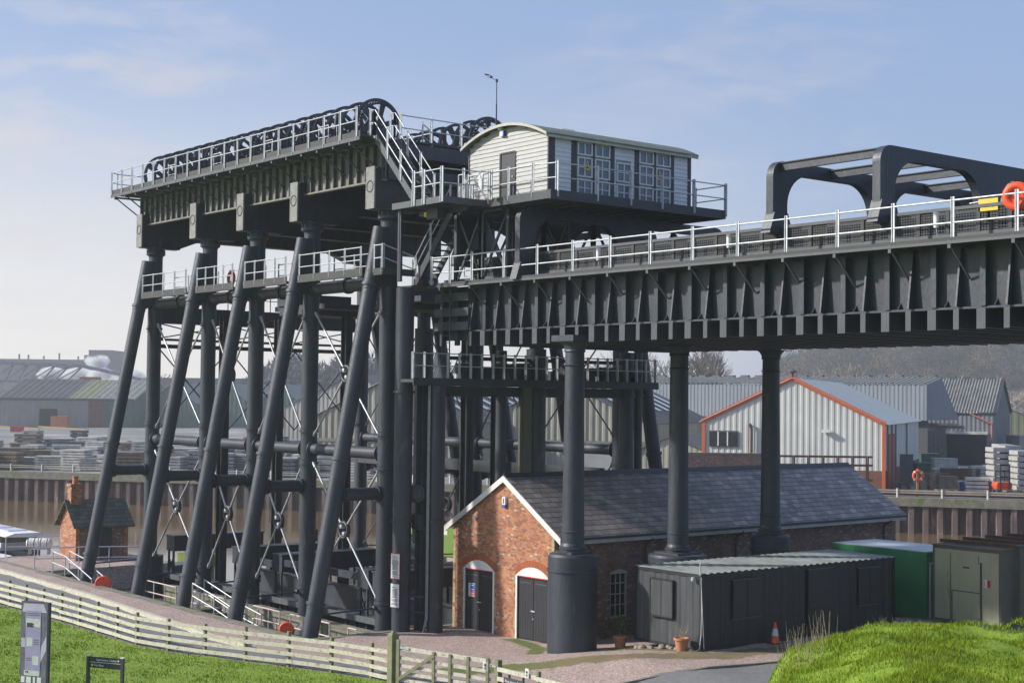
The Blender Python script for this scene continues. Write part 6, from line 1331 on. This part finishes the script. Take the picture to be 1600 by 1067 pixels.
FT=thing('fork_truck','orange and black fork lift truck among the block stacks in right yard','fork lift',W(SU(1566,144),144,.5),math.atan2(Rh.y,Rh.x)); m=MB(); m.prism([(-.6,-.8,.4),(.6,-.8,.4),(.75,-.8,.8),(.65,-.8,1.15),(-.65,-.8,1.15),(-.75,-.8,.8)],(0,1.6,0)); m.build('body',m_orange,FT)
for x in (-.6,.6):
    for y in (-.6,.6): m=MB(); m.tube((x-.12,y,.3),(x+.12,y,.3),.3,n=14); m.build('wheel',m_ink,FT)
m=MB()
for x in (-.42,.42): m.box(x-.06,x+.06,-.95,-.85,.2,2.9); m.box(x-.04,x+.04,.5,.58,1.15,2.2)
m.box(-.5,.5,-.93,-.87,2.2,2.3); m.box(-.48,.48,-.93,.6,2.2,2.26); m.box(-.5,.5,-.95,-.88,1.4,1.5); m.build('mast',m_ink,FT)
LB=thing('lifebuoy_post','orange lifebuoy ring on an orange post at top of the far river wall','lifebuoy',W(37.1,137.6,.5),math.atan2(Rh.y,Rh.x)); m=MB(); m.box(-.09,.09,0,.1,0,2.6); m.build('post',pm('amber_post',(.75,.3,.03),(.65,.25,.03),scale=2,rough=.5),LB); m=MB(); m.torus((0,-.12,1.95),(0,1,0),.42,.13,28,8); rg=m.build('ring',m_orange,LB)
m=MB()
for k in range(4):
    a=math.pi/4+k*math.pi/2; c_=Vector((.42*math.cos(a),-.12,1.95+.42*math.sin(a))); tt=Vector((-math.sin(a),0,math.cos(a))); m.tube(c_-tt*.06,c_+tt*.06,.14,n=10)
m.build('band',m_signw,rg)
t=thing('long_pipe','long brown pipe lying behind the railing on the far river wall','pipe',W(44,136,.5)); m=MB(t.location); a=pA+wd*((W(30,138)-pA).dot(wd)); b_=pA+wd*((W(62,128)-pA).dot(wd)); off=-wn_*1.6
m.tube(a+off+Vector((0,0,.9)),b_+off+Vector((0,0,.9)),.28,n=10); m.build('pipe',m_rust,t); m=MB(t.location); m.tube(a+off-wn_*.8+Vector((0,0,.8)),b_+off-wn_*.8+Vector((0,0,.8)),.2,n=8); m.build('second_pipe',m_lint2,t)
# timber rack behind the workshop roof
t=thing('timber_rack','rusty steel and timber rack seen just above the workshop ridge','rack',W(34,143,.5)); o=t.location.copy(); m=MB(o)
for k in range(8): q=W(24+k*1.4,143,.5); m.box(q.x-.1,q.x+.1,q.y-.1,q.y+.1,1.6,4.0)
for z in (3.1,3.9): m.beam(W(23.6,143,z),W(34.3,143,z),.12,.2)
m.beam(W(29.5,143,1.7),W(34.3,143,1.7),.1,.2)
m.build('frame',m_rust,t)
t=thing('low_brick_wall','low dark brick wall seen between the aqueduct columns above the workshop ridge','wall',W(20,136,.5)); m=MB(t.location); m.beam(W(16.8,146,2.2),W(24.5,146,2.2),.4,3.4); m.build('brickwork',m_brick2,t); m=MB(t.location); m.beam(W(16.6,146,3.97),W(24.7,146,3.97),.5,.14); m.build('coping',m_concrete,t)
# ================================================================ FACTORY FAR LEFT
m_fac=pm('far_factory_wall',(.22,.21,.21),(.16,.155,.16),scale=.05,rough=.9)
t=thing('factory','long grey factory blocks on the far left skyline','factory',W(-230,790,.5)); m=MB(t.location); p=W(-290,790); 
def fb(s0,s1,D,h,dd=30):
    c_=W((s0+s1)/2,D+dd/2,.5+h/2); m.obox(c_,Rh*(s1-s0)/2,Fh*dd/2,(0,0,h/2))
fb(-330,-222,780,26); fb(-222,-212,782,28.5); fb(-218,-206,776,31); fb(-268,-250,770,10); m.build('block',m_fac,t)
m=MB(t.location)
for k in range(14): c_=W(-320+k*8+random.uniform(-2,2),778,26.5); m.tube(c_,c_+Vector((0,0,random.uniform(1.5,4))),.5,n=6)
m.build('vent_stack',m_fac,t)
t=thing('conveyor_bridge','long enclosed conveyor with lattice sides in front of factory','conveyor',W(-140,450,.5)); o=t.location.copy(); m=MB(o); a=W(-170,440,18.3); b_=W(-128,450,17.2); c2=W(-112,455,13.5)
m.beam(a,b_,3,.9); m.beam(b_,c2,3,.9); m.build('gallery_roof',m_lint2,t); m=MB(o); a2,b2_=W(-170,440,12.4),W(-133,450,12.4)
m.beam(a2,b2_,3,.6)
for k in range(12): f=k/11; q0=a2.lerp(b2_,f); q1=a.lerp(b_,f); m.beam(q0,q1,.4,.4); 
for k in range(11): m.beam(a2.lerp(b2_,k/11),a.lerp(b_,(k+1)/11),.3,.3)
for k in range(4): q=a2.lerp(b2_,k/3); m.beam(q,Vector((q.x,q.y,.5)),.7,.7)
m.build('lattice',m_lint2,t)
box_thing('brick_block','small red brick block on the skyline beside the smoke','building',-128.5,460,5,6,13.6,pm('far_orange_brick',(.38,.14,.08),(.3,.11,.06),scale=.4,rough=.9))
# far roofs behind the frame
box_thing('far_warehouse','wide dark blue grey warehouse on the skyline between the left legs','warehouse',-120,600,75,40,15,pm('far_slate_wall',(.11,.12,.15),(.085,.095,.12),scale=.1,rough=.9))
# smoke
m_sm=bpy.data.materials.new('steam'); m_sm.use_nodes=True; nt=m_sm.node_tree; nt.nodes.clear(); ou=N(nt,'ShaderNodeOutputMaterial'); pv=N(nt,'ShaderNodeVolumePrincipled'); L(nt,pv.outputs[0],ou.inputs['Volume']); pv.inputs['Color'].default_value=(.97,.97,.97,1); pv.inputs['Anisotropy'].default_value=0
tc=N(nt,'ShaderNodeTexCoord'); n=N(nt,'ShaderNodeTexNoise'); n.inputs['Scale'].default_value=.11; n.inputs['Detail'].default_value=5; L(nt,tc.outputs['Object'],n.inputs['Vector']); mr=N(nt,'ShaderNodeMapRange'); mr.inputs['From Min'].default_value=.43; mr.inputs['From Max'].default_value=.6; mr.inputs['To Max'].default_value=1.1; L(nt,n.outputs['Fac'],mr.inputs['Value']); L(nt,mr.outputs[0],pv.inputs['Density'])
p=W(-150,560,18); m=MB(p)
for (s,z,r,rz_) in ((-171,16,6,3),(-161,15,7,4),(-151,14,8,5),(-142,12,9,7),(-154,21,5,3)):
    c_=W(s,560,z); m.lathe(c_,[(0,-rz_),(r*.7,-rz_*.7),(r,0),(r*.75,rz_*.65),(0,rz_)],16)
o=m.build('steam_plume',m_sm); o.location=p; tag(o,'white steam drifting across the far left factory','steam',kind='stuff')
# ================================================================ TREES
m_bark=pm('bare_branch',(.24,.21,.19),(.17,.15,.14),scale=1,rough=.9); m_bark2=pm('willow_twigs',(.40,.20,.10),(.30,.15,.08),scale=.3,rough=.9); m_twg=pm('grey_brown_twigs',(.20,.185,.185),(.12,.115,.12),scale=.09,rough=.95,c3=(.27,.22,.17),s3=.035,t3=.56)
def grow(m,p,d,l,r,dep,spread=.42,up=.18,rmin=.03):
    q=p+d*l; m.tube(p,q,r,max(r*.68,rmin),n=4 if r<.15 else 6,cap=False,smooth=True)
    if dep==0: return
    n=3
    for k in range(n):
        e=(d+Vector((random.gauss(0,spread),random.gauss(0,spread),random.gauss(up,.15)))).normalized(); grow(m,p+d*l*random.uniform(.55,1),e,l*random.uniform(.62,.85),max(r*.62,rmin),dep-1,spread,up,rmin)
def bare_tree(s,D,h,lab,dep=5,rmin=.035,r=None,z=.5,multi=1,grp=None,mt=None):
    p=W(s,D,z); t=thing('bare_tree',lab,'tree',p,0,grp); m=MB(); m2=MB()
    for q in range(multi):
        d0=Vector((random.gauss(0,.16 if multi>1 else .04),random.gauss(0,.16 if multi>1 else .04),1)).normalized(); b0_=Vector((random.gauss(0,.6),random.gauss(0,.6),0))*(multi>1); r0_=r or h*.018
        m.tube(b0_,b0_+d0*h*.27,r0_,r0_*.75,n=8,cap=False)
        for k in range(3): grow(m2,b0_+d0*h*(.18+.04*k),(d0+Vector((random.gauss(0,.35),random.gauss(0,.35),.2))).normalized(),h*.25,r0_*.6,dep-1,rmin=rmin)
        grow(m2,b0_+d0*h*.26,d0,h*.25,r0_*.7,dep-1,rmin=rmin)
    m.build('trunk',mt or m_bark,t); m2.build('crown',mt or m_bark,t); return t
random.seed(11)
bare_tree(30.5,250,20,'tall many stemmed bare tree between the middle and right aqueduct columns',dep=5,multi=3,rmin=.03)
bare_tree(33,262,16,'slimmer bare tree right of the tall many stemmed one',dep=5,multi=2,rmin=.028)
bare_tree(22,255,19,'bare tree left of the middle aqueduct column',dep=5,multi=2,rmin=.028)
bare_tree(-24,330,17,'bare tree behind the front leg nearest the aqueduct',dep=5,rmin=.06)
bare_tree(60,400,15,'small round crowned bare tree standing alone on the skyline',dep=5,rmin=.07)
bare_tree(52,395,15,'wider bare tree on skyline left of the small round crowned one',dep=5,rmin=.07,multi=2)
# wooded hill and far woods: many bare crowns made of short twigs
m=MB()
hillp=[(-250,-5),(0,-5),(60,3),(95,16),(125,30),(160,42),(210,58),(300,78),(420,90),(700,95)]
def hz(s): return float(np.interp(s,[a for a,_ in hillp],[b for _,b in hillp]))
me_v=[];cols=60;rows=14
for j in range(rows+1):
    D=560+j*45
    for i in range(cols+1):
        s=-60+i*16*(D/650); me_v.append(tuple(W(s,D,-2+max(0,hz(s*650/D)*min(1,(j/6)**.8)))))
fs=[(j*(cols+1)+i,j*(cols+1)+i+1,(j+1)*(cols+1)+i+1,(j+1)*(cols+1)+i) for j in range(rows) for i in range(cols)]
m.add(me_v,fs,True); tag(m.build('hills',pm('wooded_slope',(.12,.11,.105),(.09,.085,.08),scale=.05,rough=.95)),kind='structure')
def wood(name,label,trees,mt,ntw=170,tl=1.5,tw=.13):
    V_=[];A_=[]
    for (c_,rx,rz_) in trees:
        n=ntw; d=rng.normal(0,1,(n,3)); d/=np.linalg.norm(d,axis=1)[:,None]; rr=rng.uniform(.25,1,n)**.5
        p=np.array(c_)+d*rr[:,None]*np.array([rx,rx,rz_]); a=d*np.array([1,1,1.1])+rng.normal(0,.5,(n,3))+np.array([0,0,.5]); a/=np.linalg.norm(a,axis=1)[:,None]; a*=tl*rng.uniform(.5,1.3,(n,1))
        sd_=np.cross(a,rng.normal(0,1,(n,3))); sd_/=np.linalg.norm(sd_,axis=1)[:,None]; sd_*=tw*rng.uniform(.5,1.6,(n,1))
        V_.append(np.stack([p-sd_,p+sd_,p+a],1))
        # trunk
        b_=np.array(c_)-np.array([0,0,rz_*1.6]); tp=np.array(c_)+np.array([0,0,rz_*.4]); w3=np.array([Rh.x,Rh.y,0])*tw*2.2
        V_.append(np.array([[b_-w3,b_+w3,tp]])); A_.append(np.full(3*(n+1),random.random()))
    v=np.concatenate(V_); n=len(v); me=bpy.data.meshes.new(name); me.vertices.add(n*3); me.vertices.foreach_set('co',v.reshape(-1)); me.loops.add(n*3); me.loops.foreach_set('vertex_index',np.arange(n*3)); me.polygons.add(n); me.polygons.foreach_set('loop_start',np.arange(0,n*3,3)); me.update(); me.materials.append(mt); at=me.attributes.new('rnd','FLOAT','POINT'); at.data.foreach_set('value',np.concatenate(A_).astype(np.float32))
    o=bpy.data.objects.new(name,me); C.objects.link(o); return tag(o,label,'trees',kind='stuff')
def treemat(name,*st):
    global nt
    m,nt,b=newmat(name); b.inputs['Roughness'].default_value=.95; b.inputs['Specular IOR Level'].default_value=.1; L(nt,ramp(attr('rnd'),*st),b.inputs['Base Color']); return m
m_twg=treemat('bare_crown_twigs',(0,(.045,.055,.045)),(.35,(.10,.095,.07)),(.6,(.17,.13,.09)),(.74,(.045,.075,.03)),(.86,(.12,.11,.09)),(1,(.32,.25,.15)))
tr=[]
for k in range(520):
    D=random.uniform(560,860); u=random.uniform(1215,1680); s=(u-800)/2354*D; j=(D-560)/45; z=-2+max(0,hz(s*650/D)*min(1,(j/6)**.8)); r=random.uniform(3.5,9); tr.append((tuple(W(s,D,z+r*1.0)),r,r*1.0))
wood('hillside_wood','bare brown and grey wood covering the hillside at right',tr,m_twg,ntw=560,tl=1.3,tw=.12)
tr=[]
for k in range(150):
    u=random.uniform(-60,1240); D=random.uniform(620,900); s=(u-800)/2354*D; r=random.uniform(4,7)
    if 0<u<180: continue
    tr.append((tuple(W(s,D,1+r*1.2+ (6 if 420<u<660 else 0)*random.random()*2)),r,r*1.25))
wood('far_treeline','bluish distant line of bare trees low on the horizon behind the lift',tr,m_twg,ntw=300,tl=1.7,tw=.18)
tr=[]
for k in range(70):
    u=random.uniform(395,690); D=random.uniform(470,560); s=(u-800)/2354*D; h=8+10*abs(math.sin(u*.031))*random.random(); r=random.uniform(4,6.5)
    tr.append((tuple(W(s,D,h)),r,r*1.5))
wood('middle_wood','grey blue wood of tall bare trees and conifers seen between the front legs',tr,pm('blue_grey_twigs',(.105,.12,.12),(.07,.085,.085),scale=.05,rough=.95),ntw=420,tl=2.2,tw=.3)
tr=[]
for k in range(60):
    u=random.uniform(1120,1216); D=random.uniform(330,360); s=(u-800)/2354*D; tr.append((tuple(W(s,D,8.2+1.6*math.sin((u-1110)/110*3.1)+random.uniform(-2,.6))),2.4,2.4))
wood('willow_scrub','orange brown willow scrub between the middle and right aqueduct columns',tr,m_bark2,ntw=260,tl=1.3,tw=.12)
tr=[]
for k in range(45):
    u=random.choice((random.gauss(1300,25),random.gauss(1410,40),random.gauss(1480,30),random.gauss(1560,30))); D=random.uniform(420,470); s=(u-800)/2354*D; tr.append((tuple(W(s,D,10+random.uniform(-4,4))),3.4,3.6))
wood('pale_bare_trees','paler tan bare trees in front of the hillside wood',tr,pm('tan_twigs',(.36,.30,.22),(.25,.21,.16),scale=.1,rough=.95),ntw=240,tl=1.8,tw=.13)
# ================================================================ HAZE
c_=W(0,500); m=MB(); A=W(-800,-60); corners=[W(-800,-60,-6.5),W(800,-60,-6.5),W(800,1350,-6.5),W(-800,1350,-6.5)]
m.prism(corners,(0,0,130)); hz_m=bpy.data.materials.new('haze_air'); hz_m.use_nodes=True; nt=hz_m.node_tree; nt.nodes.clear(); ou=N(nt,'ShaderNodeOutputMaterial'); pv=N(nt,'ShaderNodeVolumePrincipled'); pv.inputs['Density'].default_value=.0004; pv.inputs['Color'].default_value=(.92,.95,1,1); pv.inputs['Anisotropy'].default_value=.35; L(nt,pv.outputs[0],ou.inputs['Volume'])
HAZE=True
if HAZE: tag(m.build('haze',hz_m),kind='stuff')
